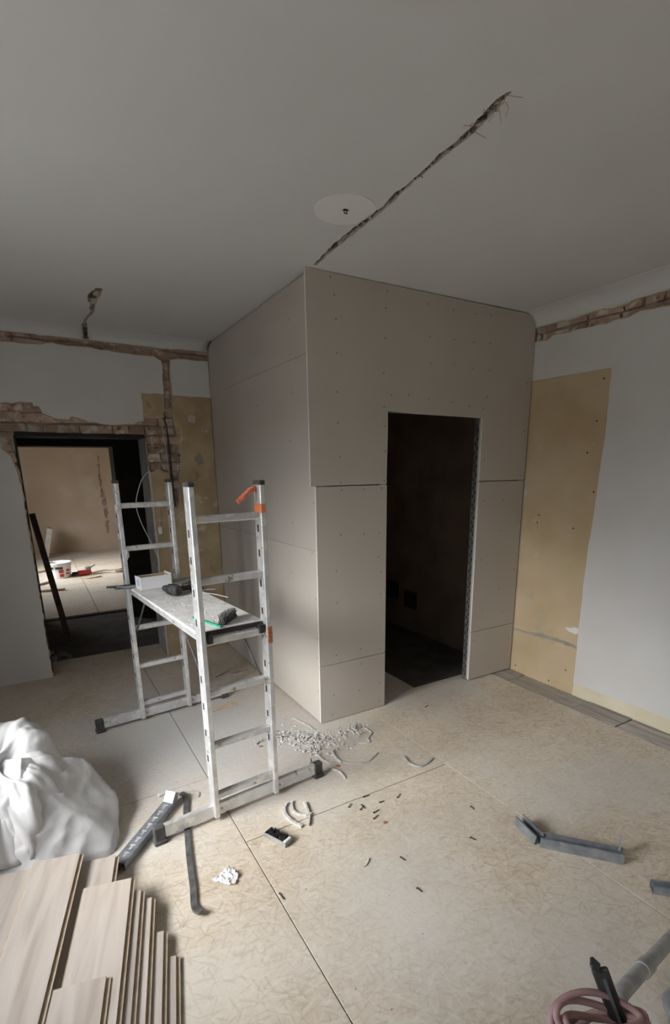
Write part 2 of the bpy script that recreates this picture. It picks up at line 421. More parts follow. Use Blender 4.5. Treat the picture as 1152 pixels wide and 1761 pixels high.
# =================================================================== STRUCTURE
# ---- sub floor and the strand boards laid on it
bm = bmesh.new()
boxmm(bm, (XW, YB, -0.12), (XR + 0.1, YL + TW, -0.022))
floor = tag(link_mesh('floor', bm, 'hallfloor'), 'dusty strand board floor covering the whole room', kind='structure')
G = 0.0022
panels = [(-2.119, -0.869, -0.22, YL + TW + 0.06), (-2.119, -0.869, -2.72, -0.22), (-2.119, -0.869, YB, -2.72),
          (XW, -2.119, -1.4, YL), (XW, -2.119, YB, -1.4),
          (-0.869, 0.401, -0.83, YL), (-0.869, 0.401, -3.33, -0.83), (-0.869, 0.401, YB, -3.33),
          (0.401, 1.688, -2.45, 0.14), (0.401, 1.688, YB, -2.45), (0.401, 0.945, 0.14, YL),
          (-0.869, -0.605, YL, YL + TW + 0.06)]
for k, (x0, x1, y0, y1) in enumerate(panels):
    bm = bmesh.new(); boxmm(bm, (x0 + G, y0 + G, -0.022), (x1 - G, y1 - G, 0), bev=0.0012)
    link_mesh('floor_panel', bm, 'osb', floor)
# old floorboards showing in the strip along the right wall and in the closet
ys = [0.14, -0.16, -0.755, -1.09, -1.95, -2.9, -3.8, YB]
for k in range(len(ys) - 1):
    bm = bmesh.new(); L = ys[k] - ys[k + 1] - 0.006
    box(bm, (0, 0, 0), (0.205 + rnd.uniform(-0.006, 0.006), L, 0.02), None, 0.003)
    for v in bm.verts: v.co += Vector((rnd.uniform(-.002, .002), rnd.uniform(-.003, .003), rnd.uniform(-.002, .002)))
    o = link_mesh('old_floorboard', bm, 'oldwood', floor)
    o.location = (1.797, (ys[k] + ys[k + 1]) / 2, -0.012 + rnd.uniform(-0.003, 0.002))
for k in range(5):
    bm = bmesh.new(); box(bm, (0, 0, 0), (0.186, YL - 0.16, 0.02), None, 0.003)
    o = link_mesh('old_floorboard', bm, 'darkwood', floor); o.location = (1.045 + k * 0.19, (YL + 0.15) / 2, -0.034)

# ---- hall and far room floor
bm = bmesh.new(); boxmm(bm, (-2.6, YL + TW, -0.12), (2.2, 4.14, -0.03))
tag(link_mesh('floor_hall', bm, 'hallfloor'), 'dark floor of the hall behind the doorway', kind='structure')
bm = bmesh.new(); boxmm(bm, (XW, 4.1, -0.12), (2.4, 10.3, -0.022))
floor2 = tag(link_mesh('floor_far_room', bm, 'hallfloor'), 'strand board floor of the far room', kind='structure')
for (x0, x1, y0, y1) in [(XW, -1.0, 4.12, 6.2), (-1.0, 2.4, 4.12, 5.4), (XW, -1.0, 6.2, 8.7), (-1.0, 0.25, 5.4, 7.9), (0.25, 2.4, 5.4, 7.9),
                         (XW, -1.0, 8.7, 10.2), (-1.0, 0.25, 7.9, 10.2), (0.25, 2.4, 7.9, 10.2)]:
    bm = bmesh.new(); boxmm(bm, (x0 + .004, y0 + .004, -0.022), (x1 - .004, y1 - .004, 0)); link_mesh('floor_panel', bm, 'osb', floor2)

# ---- left wall (doorway wall): masonry core, bricks, ochre base coat, white skim coat
DX0, DX1, DZ = -1.588, -0.605, 2.055
bm = bmesh.new()
boxmm(bm, (XW, YL + 0.045, -0.05), (DX0, YL + TW, 3.0)); boxmm(bm, (DX1, YL + 0.045, -0.05), (XR + 0.2, YL + TW, 3.0))
boxmm(bm, (DX0, YL + 0.045, DZ), (DX1, YL + TW, 3.0))
wall_left = tag(link_mesh('wall_left', bm, 'mortar'), 'white plastered wall with broken-out doorway and chased brick strips', kind='structure')

def fL(u, v, d): return (u, YL + d, v)
chase_top = [(-2.62, 2.762), (-1.9, 2.768), (-1.562, 2.772), (-1.484, 2.777), (-1.419, 2.778), (-1.347, 2.772), (-1.316, 2.757), (-1.219, 2.765), (-1.122, 2.762), (-1.007, 2.762), (-0.904, 2.765),
             (-0.783, 2.760), (-0.628, 2.757), (-0.498, 2.757), (-0.399, 2.752), (-0.226, 2.764), (0.03, 2.764)]
chase_bot = [(0.03, 2.692), (-0.162, 2.694), (-0.267, 2.697), (-0.338, 2.68)]
vch_r = [(-0.345, 2.6), (-0.349, 2.481), (-0.346, 2.382), (-0.352, 2.188), (-0.335, 2.098), (-0.321, 1.977), (-0.317, 1.885), (-0.34, 1.698), (-0.364, 1.496), (-0.372, 1.40)]
vch_l = [(-0.435, 1.40), (-0.425, 1.6), (-0.43, 1.75), (-0.52, 1.80), (-0.602, 1.76)]
br_edge = [(-0.602, 2.165), (-0.599, 2.185), (-0.522, 2.19), (-0.468, 2.183), (-0.43, 2.2), (-0.418, 2.3), (-0.412, 2.396), (-0.41, 2.477), (-0.405, 2.6), (-0.408, 2.663),
           (-0.471, 2.695), (-0.603, 2.698), (-0.791, 2.702), (-0.882, 2.706), (-0.955, 2.72), (-1.058, 2.717), (-1.13, 2.713), (-1.227, 2.726), (-1.312, 2.706),
           (-1.36, 2.704), (-1.472, 2.703), (-1.577, 2.697), (-2.0, 2.69), (-2.62, 2.69)]
chaseL = jag(chase_top + chase_bot + vch_r + vch_l + br_edge, 0.006, 0.035, 3)
over = [(DX1 - 0.0, DZ), (-0.55, 1.9), (-0.43, 1.82), (-0.43, 2.12), (-0.47, 2.183), (-0.522, 2.19), (-0.60, 2.185), (-0.606, 2.158), (-0.648, 2.151), (-0.692, 2.124), (-0.753, 2.127), (-0.835, 2.118), (-0.952, 2.121),
        (-1.047, 2.135), (-1.109, 2.161), (-1.163, 2.173), (-1.189, 2.148), (-1.293, 2.154), (-1.376, 2.194), (-1.395, 2.24), (-1.431, 2.243), (-1.434, 2.269),
        (-1.519, 2.266), (-1.567, 2.255), (-1.644, 2.256), (-1.78, 2.27), (-1.9, 2.20), (-1.86, 2.05), (-1.75, 1.99), (-1.692, 1.939), (-1.626, 1.866), (DX0 - 0.02, 1.8), (DX0, 1.74), (DX0, DZ)]
# union of the brick zones (chase + zone over the doorway + the doorway itself) as one ring
zone = chase_top + chase_bot + vch_r + [(-0.435, 1.40), (-0.425, 1.6), (-0.43, 1.72), (-0.52, 1.76), (DX1, 1.72), (DX1, -0.06), (DX0, -0.06), (DX0, 1.74),
        (DX0 - 0.02, 1.8), (-1.626, 1.866), (-1.692, 1.939), (-1.75, 1.99), (-1.86, 2.05), (-1.9, 2.20), (-1.78, 2.27), (-1.644, 2.256), (-1.567, 2.255), (-1.519, 2.266),
        (-1.434, 2.269), (-1.431, 2.243), (-1.395, 2.24), (-1.376, 2.194), (-1.293, 2.154), (-1.189, 2.148), (-1.163, 2.173), (-1.109, 2.161), (-1.047, 2.135), (-0.952, 2.121),
        (-0.835, 2.118), (-0.753, 2.127), (-0.692, 2.124), (-0.648, 2.151), (-0.606, 2.158)] + br_edge[1:]
zoneJ = jag(zone, 0.007, 0.03, 5)
# ochre base coat: right of the doorway below z = 2.39 (old fitting area), white skim elsewhere
rect = [(XW, -0.03), (0.0, -0.03), (0.0, 2.84), (XW, 2.84)]
# keep inside the wall outline
zoneC = [(min(max(x, XW + 0.002), -0.002), min(max(z, -0.028), 2.835)) for x, z in zoneJ]
layer('base_coat', rect, [zoneC], fL, 0.045, ('brownp', 'undercoat'), wall_left, depth0=0.004)
# white skim coat: everything but the ochre patch and the brick zones
patch = [(0.0, -0.03), (0.0, 2.386), (-0.20, 2.387), (-0.346, 2.384)]
skim_lower_left = [(XW, -0.03), (DX0 - 0.004, -0.03), (DX0 - 0.008, 0.4), (DX0 - 0.002, 0.9), (DX0 - 0.012, 1.3), (DX0 - 0.006, 1.62), (DX0 - 0.03, 1.80), (-1.634, 1.868), (-1.70, 1.945), (-1.76, 1.998), (-1.87, 2.06),
                   (-1.91, 2.21), (-1.79, 2.28), (-1.644, 2.263), (-1.567, 2.262), (-1.519, 2.273), (-1.428, 2.276), (-1.424, 2.25), (-1.388, 2.247), (-1.369, 2.20), (-1.29, 2.161), (-1.193, 2.155), (-1.165, 2.18),
                   (-1.107, 2.168), (-1.047, 2.142), (-0.952, 2.128), (-0.835, 2.125), (-0.753, 2.134), (-0.692, 2.131), (-0.65, 2.158), (-0.607, 2.165), (-0.604, 2.389), (-0.50, 2.391), (-0.417, 2.392),
                   (-0.415, 2.477), (-0.410, 2.6), (-0.413, 2.656), (-0.471, 2.688), (-0.603, 2.691), (-0.791, 2.695), (-0.882, 2.699), (-0.955, 2.713), (-1.058, 2.710), (-1.13, 2.706), (-1.227, 2.719), (-1.312, 2.699),
                   (-1.36, 2.697), (-1.472, 2.696), (-1.577, 2.690), (-2.0, 2.683), (XW, 2.683)]
layer('skim_coat', jag(skim_lower_left, 0.0045, 0.03, 8), [], fL, 0.006, ('paint', 'undercoat'), wall_left, depth0=-0.002)
layer('skim_coat', jag([(-0.343, 2.386), (0, 2.384), (0.0, 2.688), (-0.162, 2.688), (-0.267, 2.690), (-0.333, 2.674), (-0.341, 2.6), (-0.344, 2.481)], 0.003, 0.05, 9), [], fL, 0.006, ('paint', 'undercoat'), wall_left, depth0=-0.002)
layer('skim_coat', jag([(XW, 2.772)] + [(x, z + 0.006) for x, z in chase_top[1:]] + [(0.0, 2.84), (XW, 2.84)], 0.002, 0.06, 10), [], fL, 0.006, ('paint', 'undercoat'), wall_left, depth0=-0.002)
# torn-off flecks and filler spots on the brown plaster
for (cx, cz, rx, rz, mm, sd) in [(-0.186, 2.197, 0.036, 0.036, 'undercoat', 1), (-0.10, 2.09, 0.008, 0.012, 'undercoat', 2), (-0.06, 2.09, 0.012, 0.012, 'undercoat', 3), (-0.146, 1.842, 0.045, 0.058, 'greyfilm', 4),
                             (-0.50, 2.29, 0.0, 0.0, 'greyfilm', 5), (-0.16, 1.45, 0.02, 0.012, 'undercoat', 6), (-0.11, 1.49, 0.016, 0.01, 'undercoat', 7), (-0.15, 1.22, 0.03, 0.008, 'undercoat', 8), (-0.2, 1.0, 0.03, 0.006, 'undercoat', 9)]:
    if rx: layer('plaster_fleck', jag([(cx + rx * math.cos(a), cz + rz * math.sin(a)) for a in (0, .9, 1.7, 2.6, 3.5, 4.3, 5.3)], 0.3 * min(rx, rz), 0.02, sd), [], fL, 0.003, mm, wall_left, depth0=0.0025)

# bricks: four rough meshes, shared by all bricks
brick_meshes = []
for k in range(5):
    bm = bmesh.new(); box(bm, (0, 0, 0), (1, 1, 1), None, 0.0)
    bmesh.ops.bevel(bm, geom=bm.edges[:], offset=0.07, segments=1, affect='EDGES')
    for v in bm.verts: v.co += Vector((rnd.uniform(-.05, .05), rnd.uniform(-.10, .10), rnd.uniform(-.13, .13)))
    bm.normal_update(); me = bpy.data.meshes.new('brick'); bm.to_mesh(me); bm.free(); me.materials.append(M['brick']); brick_meshes.append(me)

def lay_bricks(parent, zonepoly, u0, u1, v0, v1, place, skip=None):
    n = 0; row = 0; v = v0
    while v < v1:
        u = u0 - (0.13 if row % 2 else 0.0)
        while u < u1:
            L = rnd.choice([0.24, 0.24, 0.118, 0.24])
            pts = [(u + L * a, v + 0.066 * b) for a in (0.12, 0.3, 0.5, 0.7, 0.88) for b in (0.15, 0.5, 0.85)]
            ua, ub = (u, u + L) if not skip else skip(u, u + L, v)
            if ub - ua > 0.03 and any(inside(p, zonepoly) for p in pts):
                o = bpy.data.objects.new('brick', rnd.choice(brick_meshes)); COL.objects.link(o); o.parent = parent
                place(o, (ua + ub) / 2, v + 0.033, ub - ua, rnd.uniform(-0.010, 0.016)); n += 1
            u += L + 0.012
        v += 0.077; row += 1
    return n
def placeL(o, u, v, L, dd):
    o.location = (u, YL + 0.048 - dd, v); o.scale = (L, 0.045, 0.066); o.rotation_euler = (rnd.uniform(-.02, .02), rnd.uniform(-.02, .02), rnd.uniform(-.04, .04))
def skipL(u0, u1, v):
    # bricks are cut at the doorway jambs
    if v > DZ - 0.01: return (u0, u1)
    if u0 < DX0: return (u0, min(u1, DX0 - 0.008))
    return (max(u0, DX1 + 0.008), u1)
lay_bricks(wall_left, zoneC, -2.5, 0.02, 1.362, 2.80, placeL, skipL)

# doorway: black lintel board, grey cement reveal
bm = bmesh.new(); boxmm(bm, (DX0, YL + 0.03, DZ - 0.03), (DX1, YL + TW, DZ))
link_mesh('lintel_board', bm, 'tarblack', wall_left)
bm = bmesh.new(); boxmm(bm, (DX1 - 0.004, YL + 0.01, -0.02), (DX1 + 0.006, YL + TW, DZ - 0.03))
link_mesh('reveal_lining', bm, 'greyjamb', wall_left)
bm = bmesh.new(); boxmm(bm, (DX0 - 0.006, YL + 0.012, -0.02), (DX0 + 0.006, YL + TW, DZ - 0.03))
link_mesh('reveal_lining', bm, 'tarblack', wall_left)
bm = bmesh.new(); bar(bm, (DX1 + 0.004, YL + 0.004, -0.02), (DX1 + 0.006, YL + 0.004, 1.74), 0.02, 0.02, bev=0.004)
link_mesh('corner_bead', bm, 'undercoat', wall_left)

# conduit and cables in the chase
bm = bmesh.new()
tube(bm, smooth_path([(-0.432, 2.012, 2.30), (-0.426, 2.008, 2.2), (-0.414, 2.006, 2.067), (-0.41, 2.004, 1.842), (-0.408, 2.0, 1.586), (-0.404, 1.993, 1.42)], 5), 0.008, 8)
tag(link_mesh('conduit', bm, 'black'), 'dark corrugated conduit hanging in the vertical brick chase beside the doorway', 'conduit')
bm = bmesh.new()
tube(bm, smooth_path([(-0.455, 2.01, 2.24), (-0.452, 2.005, 2.12), (-0.442, 2.0, 2.0), (-0.434, 1.998, 1.8), (-0.43, 1.99, 1.6), (-0.428, 1.985, 1.5)], 5), 0.004, 6)
tag(link_mesh('cable', bm, 'wire'), 'thin grey cable beside the conduit in the brick chase', 'cable')
bm = bmesh.new()
tube(bm, smooth_path([(-0.60, 1.985, 1.745), (-0.638, 1.97, 1.718), (-0.695, 1.95, 1.644), (-0.753, 1.94, 1.469), (-0.73, 1.95, 1.314), (-0.671, 1.97, 1.153), (-0.63, 1.985, 1.05), (-0.605, 1.985, 0.98)], 6), 0.0042, 6)
tag(link_mesh('cable', bm, 'wirewhite'), 'thin white wire looping out of the doorway edge', 'cable')
sk = empty('junction_box', (-0.563, 1.985, 1.215)); tag(sk, 'small white socket block dangling on a wire right of the doorway', 'junction box')
bm = bmesh.new(); box(bm, (0, 0, 0), (0.036, 0.022, 0.07), None, 0.004); link_mesh('housing', bm, 'wirewhite', sk)
bm = bmesh.new(); tube(bm, smooth_path([(0.0, 0, 0.035), (0.016, 0, 0.12), (0.012, 0.0, 0.2), (-0.01, 0.004, 0.26), (-0.025, 0.008, 0.29)], 5), 0.0035, 6); link_mesh('wire', bm, 'wire', sk)
bm = bmesh.new(); tube(bm, [(0.006, 0, -0.035), (0.012, 0, -0.06), (0.008, 0, -0.075)], 0.003, 6); link_mesh('wire', bm, 'wire', sk)

# ---- right wall
bm = bmesh.new(); boxmm(bm, (XR + 0.04, YB, -0.05), (XR + 0.3, YL + TW, 3.0))
wall_right = tag(link_mesh('wall_right', bm, 'mortar'), 'white plastered right wall with an ochre patch and a brick chase near the ceiling', kind='structure')
def fR(u, v, d): return (XR + d, u, v)
rch_top = [(0.055, 2.742), (-0.024, 2.741), (-0.085, 2.736), (-0.136, 2.74), (-0.2, 2.737), (-0.263, 2.724), (-0.334, 2.725), (-0.414, 2.733), (-0.512, 2.737), (-0.589, 2.718), (-0.699, 2.724), (-0.717, 2.731), (-0.791, 2.738), (-0.901, 2.733), (-0.944, 2.743), (-1.4, 2.74), (-2.2, 2.738), (-3.2, 2.74)]
rch_bot = [(-3.2, 2.65), (-2.2, 2.652), (-1.4, 2.655), (-0.956, 2.654), (-0.866, 2.66), (-0.782, 2.668), (-0.708, 2.647), (-0.617, 2.655), (-0.566, 2.645), (-0.457, 2.651), (-0.365, 2.657), (-0.271, 2.653), (-0.157, 2.663), (-0.108, 2.637), (-0.034, 2.647), (0.055, 2.65)]
chaseR = jag(rch_top + rch_bot, 0.005, 0.035, 13)
layer('base_coat', [(0.06, -0.03), (YL, -0.03), (YL, 2.84), (0.06, 2.84)], [], fR, 0.04, ('closetwall', 'undercoat'), wall_right, depth0=0.004)  # stretch inside the closet, its shade painted in as a darker coat
layer('base_coat', [(YB, -0.03), (0.06, -0.03), (0.06, 2.84), (YB, 2.84)], [[(min(u, 0.058), v) for u, v in chaseR]], fR, 0.04, ('ochre', 'undercoat'), wall_right, depth0=0.004)
edge = [(-0.634, 2.36), (-0.642, 2.038), (-0.640, 1.887), (-0.63, 1.654), (-0.625, 1.413), (-0.608, 1.118), (-0.604, 0.9), (-0.607, 0.631), (-0.602, 0.515), (-0.611, 0.306), (-0.61, 0.095)]
skim = [(YB, 0.095)] + [(YB, 2.645)] + [(u, v - 0.007) for u, v in rch_bot] + [(0.055, 2.366), (-0.021, 2.368), (-0.328, 2.364)] + edge
layer('skim_coat', jag(skim, 0.0025, 0.05, 14), [], fR, 0.006, ('paint', 'undercoat'), wall_right, depth0=-0.002)
layer('skim_coat', jag([(0.055, 2.749)] + [(u, v + 0.006) for u, v in rch_top[1:]] + [(YB, 2.746), (YB, 2.84), (0.055, 2.84)], 0.002, 0.05, 15), [], fR, 0.006, ('paint', 'undercoat'), wall_right, depth0=-0.002)
layer('old_paint_band', jag([(YB, -0.02), (YB, 0.097), (-0.612, 0.097), (-0.609, 0.0), (-0.604, -0.02)], 0.002, 0.06, 16), [], fR, 0.004, ('yellowish', 'undercoat'), wall_right, depth0=0.001)
# filler smear and torn fleck on the ochre patch
layer('filler_smear', jag([(0.0, 0.383), (-0.10, 0.381), (-0.22, 0.395), (-0.33, 0.404), (-0.45, 0.402), (-0.60, 0.392), (-0.602, 0.365), (-0.45, 0.378), (-0.33, 0.372), (-0.22, 0.366), (-0.1, 0.365), (0.0, 0.368)], 0.005, 0.03, 17), [], fR, 0.003, 'greyfilm', wall_right, depth0=0.0025)
layer('plaster_fleck', jag([(-0.604, 0.50), (-0.58, 0.482), (-0.52, 0.49), (-0.488, 0.512), (-0.53, 0.515), (-0.56, 0.535), (-0.6, 0.53)], 0.006, 0.02, 18), [], fR, 0.003, 'gypsum', wall_right, depth0=0.002)
for (u, v, rx, rz) in [(-0.01, 1.60, 0.02, 0.03), (-0.014, 1.53, 0.022, 0.03), (-0.02, 1.19, 0.008, 0.02), (-0.02, 1.13, 0.01, 0.02), (-0.15, 1.86, 0.006, 0.006), (-0.22, 1.88, 0.012, 0.004), (-0.06, 0.46, 0.004, 0.02)]:
    layer('plaster_fleck', jag([(u + rx * math.cos(a), v + rz * math.sin(a)) for a in (0, 1, 2, 3, 4, 5)], 0.3 * min(rx, rz), 0.02, int(100 * v)), [], fR, 0.003, 'undercoat', wall_right, depth0=0.0025)
bm = bmesh.new()
for (u, v) in [(-0.585, 2.30), (-0.565, 2.03), (-0.52, 1.82), (-0.60, 1.55), (-0.16, 1.36), (-0.15, 1.30), (-0.47, 1.28), (-0.53, 0.17), (-0.39, 0.03), (-0.9, 0.05), (-0.05, 0.05)]:
    box(bm, (XR + 0.0045, u, v), (0.003, 0.011, 0.011), Matrix.Rotation(u * 30, 3, 'X'))
tag(link_mesh('nail_holes', bm, 'slot', wall_right), kind='stuff')
def placeR(o, u, v, L, dd):
    o.location = (XR + 0.044 - dd, u, v); o.scale = (0.045, L, 0.066); o.rotation_euler = (rnd.uniform(-.02, .02), rnd.uniform(-.02, .02), rnd.uniform(-.04, .04))
lay_bricks(wall_right, chaseR, -2.3, 0.28, 2.622, 2.76, placeR)

# ---- ceiling with the two torn cracks, coves
bm = bmesh.new(); boxmm(bm, (XW, YB, H + 0.03), (XR + 0.3, YL + TW, H + 0.2))
ceiling = tag(link_mesh('ceiling', bm, 'crackdark'), 'grey white ceiling with a long torn crack', kind='structure')
def fC(u, v, d): return (u, v, H + d)
crackL = [(-0.002, -0.04), (-0.037, -0.305), (-0.04, -0.464), (-0.045, -0.583), (-0.038, -0.676), (-0.042, -0.778), (-0.058, -0.838), (-0.053, -0.924), (-0.057, -1.008), (-0.062, -1.077), (-0.077, -1.152), (-0.074, -1.237), (-0.084, -1.308), (-0.095, -1.357), (-0.102, -1.41), (-0.112, -1.454), (-0.106, -1.49), (-0.097, -1.498)]
crackR = [(-0.093, -1.495), (-0.087, -1.457), (-0.075, -1.42), (-0.062, -1.363), (-0.051, -1.295), (-0.055, -1.227), (-0.050, -1.122), (-0.044, -1.056), (-0.042, -0.991), (-0.035, -0.907), (-0.018, -0.792), (-0.012, -0.714), (-0.010, -0.627), (-0.005, -0.525), (-0.005, -0.395), (0.0, -0.241), (0.016, -0.04)]
crack2L = [(-1.018, 1.86), (-1.025, 1.686), (-1.003, 1.479), (-1.016, 1.259), (-1.048, 1.071), (-1.014, 0.908)]
crack2R = [(-0.975, 0.896), (-0.977, 1.1), (-0.985, 1.27), (-0.977, 1.439), (-0.999, 1.673), (-0.980, 1.86)]
CX, CY = XR - 0.13, YL - 0.14
ck1 = jag(crackL + crackR, 0.004, 0.025, 21)
ck2 = jag(crack2L + crack2R, 0.007, 0.03, 22)
ck2 = [(x, min(y, CY - 0.002)) for x, y in ck2]
layer('ceiling_plaster', [(XW, YB), (CX, YB), (CX, CY), (XW, CY)], [ck1, ck2], fC, 0.03, ('ceiling', 'undercoat'), ceiling)
# rough lath and reeds inside the long crack
bm = bmesh.new()
for k in range(150):
    t = rnd.random(); i = int(t * 15); a = Vector((*crackL[i], 0)); b = Vector((*crackR[len(crackR) - 1 - min(i, len(crackR) - 1)], 0))
    c = a.lerp(b, rnd.uniform(0.15, 0.85)); c.y += rnd.uniform(-0.05, 0.05)
    d = Vector((rnd.uniform(-0.3, 0.1), -1, 0)).normalized() * rnd.uniform(0.012, 0.05)
    z = H + rnd.uniform(0.006, 0.024)
    if -1.49 < c.y < -0.05: box(bm, (c.x, c.y, z), (rnd.uniform(.004, .012), rnd.uniform(.01, .035), rnd.uniform(.004, .012)), Matrix.Rotation(rnd.uniform(-1, 1), 3, 'Z') @ Matrix.Rotation(rnd.uniform(-.6, .6), 3, 'X'), 0, rnd.choice([0, 0, 1]))
tag(link_mesh('crack_rubble', bm, ['crackdark', 'undercoat'], ceiling), kind='stuff')
for k in range(16):
    y = rnd.uniform(-1.48, -1.25); x = -0.085 + (y + 1.4) * 0.12
    a = rnd.uniform(0, 2 * PI); L = rnd.uniform(0.03, 0.075)
    bm = bmesh.new()
    tube(bm, [(x, y, H + 0.012), (x + math.cos(a) * L * 0.5, y + math.sin(a) * L * 0.5, H - 0.006 - rnd.random() * 0.006), (x + math.cos(a + 0.5) * L, y + math.sin(a + .5) * L, H - 0.010 - rnd.random() * 0.014)], 0.0011, 5)
    link_mesh('reed', bm, 'straw', ceiling)
bm = bmesh.new()
for k in range(26):
    y = rnd.uniform(0.92, 1.82); x = -1.0 + rnd.uniform(-.022, .022)
    box(bm, (x, y, H + rnd.uniform(.008, .022)), (rnd.uniform(.01, .03), rnd.uniform(.02, .06), .012), Matrix.Rotation(rnd.uniform(-1, 1), 3, 'Z'), 0, rnd.choice([0, 1]))
tag(link_mesh('crack_rubble', bm, ['brick', 'undercoat'], ceiling), kind='stuff')
# ceiling lamp patch: smooth plaster disc with a hole and wire
disc = [(-0.168 + 0.135 * math.cos(2 * PI * k / 56), -0.645 + 0.135 * math.sin(2 * PI * k / 56)) for k in range(56)]
disc = [(min(x, -0.052 - (0.0 if -0.9 < y < -0.3 else 0)), y) for x, y in disc]
hole = jag([(-0.166 + 0.016 * math.cos(2 * PI * k / 9), -0.648 + 0.013 * math.sin(2 * PI * k / 9)) for k in range(9)], 0.002, 0.02, 4)
layer('ceiling_patch', disc, [hole], lambda u, v, d: (u, v, H - 0.003 + d), 0.003, ('disc', 'disc'), ceiling)
bm = bmesh.new(); bmesh.ops.create_circle(bm, cap_ends=True, segments=12, radius=0.017, matrix=Matrix.Translation((-0.166, -0.648, H - 0.0004)))
link_mesh('hole', bm, 'slot', ceiling)
bm = bmesh.new(); tube(bm, [(-0.170, -0.645, H), (-0.172, -0.644, H - 0.012), (-0.162, -0.652, H - 0.018)], 0.0025, 6); tube(bm, [(-0.164, -0.65, H), (-0.160, -0.648, H - 0.014)], 0.0022, 6)
link_mesh('wire_stub', bm, 'screwblack', ceiling)
# coves
def cove(name, along0, along1, holes, f3, lab):
    n = 10; L = along1 - along0
    outer = [(along0, 0), (along1, 0), (along1, 1), (along0, 1)]
    ex = [(along0 + L * i / 40, j / n) for i in range(41) for j in range(n + 1)]
    o = layer(name, outer, holes, f3, 0.02, ('ceiling', 'undercoat'), None, extra=ex)
    for p in o.data.polygons: p.use_smooth = (p.material_index == 0)
    return tag(o, lab, kind='structure')
RZL = 0.062
def fcl(u, s, d):
    a = s * PI / 2     # s = 0 at the wall, 1 at the ceiling
    return (u, CY + (YL - CY - 0.002 + d * 0.3) * math.cos(a), H - RZL + (RZL + d * 0.9) * math.sin(a))
cove('trim_1', XW, 0.0, [jag([(-1.0, -0.01), (-0.968, -0.01), (-0.972, 0.5), (-0.978, 1.01), (-1.018, 1.01), (-1.006, 0.5)], 0.003, 0.1, 31)], fcl, 'rounded cove between ceiling and doorway wall')
bm = bmesh.new(); boxmm(bm, (-1.008, YL - 0.008, H - RZL + 0.003), (-0.964, YL - 0.004, H)); boxmm(bm, (-1.03, CY - 0.01, H + 0.004), (-0.955, YL - 0.01, H + 0.01))
link_mesh('crack_back', bm, 'crackdark', ceiling)
RZR = 0.092
def fcr(u, s, d):
    a = s * PI / 2
    return (CX + (XR - CX - 0.002 + d * 0.3) * math.cos(a), u, H - RZR + (RZR + d * 0.9) * math.sin(a))
cove('trim_2', YB, YL, [], fcr, 'rounded cove between ceiling and right wall')

# ---- walls behind the camera and the window wall
def wall_with_holes(name, ya, yb, wins, m, lab, zt=3.0):
    bm = bmesh.new(); x0, x1 = XW - 0.60, XW
    edges = sorted(wins); y = ya
    for (a, b, z0, z1) in edges:
        boxmm(bm, (x0, y, -0.1), (x1, a, zt)); boxmm(bm, (x0, a, -0.1), (x1, b, z0)); boxmm(bm, (x0, a, z1), (x1, b, zt)); y = b
    boxmm(bm, (x0, y, -0.1), (x1, yb, zt))
    return tag(link_mesh(name, bm, m), lab, kind='structure')
wall_with_holes('wall_window_side', YB - 0.3, YL + TW, WINDOWS, 'paint', 'white wall with two windows on the left, out of frame')
wall_with_holes('wall_far_room_window_side', 3.7, 10.6, FAR_WINDOWS, 'paint', 'window wall of the far room')
for k, (a, b, z0, z1) in enumerate(WINDOWS + FAR_WINDOWS):
    bm = bmesh.new(); xx = XW - 0.50; w = 0.06
    boxmm(bm, (xx, a, z0), (xx + .06, a + w, z1)); boxmm(bm, (xx, b - w, z0), (xx + .06, b, z1))
    boxmm(bm, (xx, a, z0), (xx + .06, b, z0 + w)); boxmm(bm, (xx, a, z1 - w), (xx + .06, b, z1)); boxmm(bm, (xx, (a + b) / 2 - .04, z0), (xx + .06, (a + b) / 2 + .04, z1))
    wf = tag(link_mesh('window_%d' % (k + 1), bm, 'frame'), 'white two-light window frame out of view', kind='structure')
    bm = bmesh.new(); boxmm(bm, (XW - 0.44, a - .03, z0 - .03), (XW + 0.06, b + .03, z0), bev=.005); link_mesh('window_sill', bm, 'frame', wf)
bm = bmesh.new(); boxmm(bm, (XW - 0.60, YB - 0.3, -0.1), (XR + 0.3, YB, 3.0))
tag(link_mesh('wall_back', bm, 'paint'), 'white wall behind the camera', kind='structure')

# ---- hall and far room shell
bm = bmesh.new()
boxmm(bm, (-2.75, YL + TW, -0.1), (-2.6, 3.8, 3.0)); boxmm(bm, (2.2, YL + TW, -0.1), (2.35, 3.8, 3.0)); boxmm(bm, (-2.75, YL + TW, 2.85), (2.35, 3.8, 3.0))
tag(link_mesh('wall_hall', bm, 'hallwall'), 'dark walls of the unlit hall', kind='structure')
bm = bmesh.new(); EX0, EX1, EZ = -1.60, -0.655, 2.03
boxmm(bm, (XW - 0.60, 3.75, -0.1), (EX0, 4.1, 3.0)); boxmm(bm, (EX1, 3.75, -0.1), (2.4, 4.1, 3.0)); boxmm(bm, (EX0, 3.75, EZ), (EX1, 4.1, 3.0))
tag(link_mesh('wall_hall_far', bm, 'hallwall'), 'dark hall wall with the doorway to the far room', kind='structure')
bm = bmesh.new(); boxmm(bm, (XW, 10.2, -0.1), (2.6, 10.4, 3.0))
wfb = tag(link_mesh('wall_far_room_back', bm, 'farwall'), 'warm beige back wall of the far room', kind='structure')
bm = bmesh.new(); boxmm(bm, (2.4, 3.75, -0.1), (2.6, 10.4, 3.0)); tag(link_mesh('wall_far_room_right', bm, 'farwall'), 'right wall of the far room', kind='structure')
bm = bmesh.new(); boxmm(bm, (XW - .60, 3.75, 2.85), (2.6, 10.4, 3.0)); tag(link_mesh('ceiling_far_room', bm, 'ceiling'), 'ceiling of the far room', kind='structure')
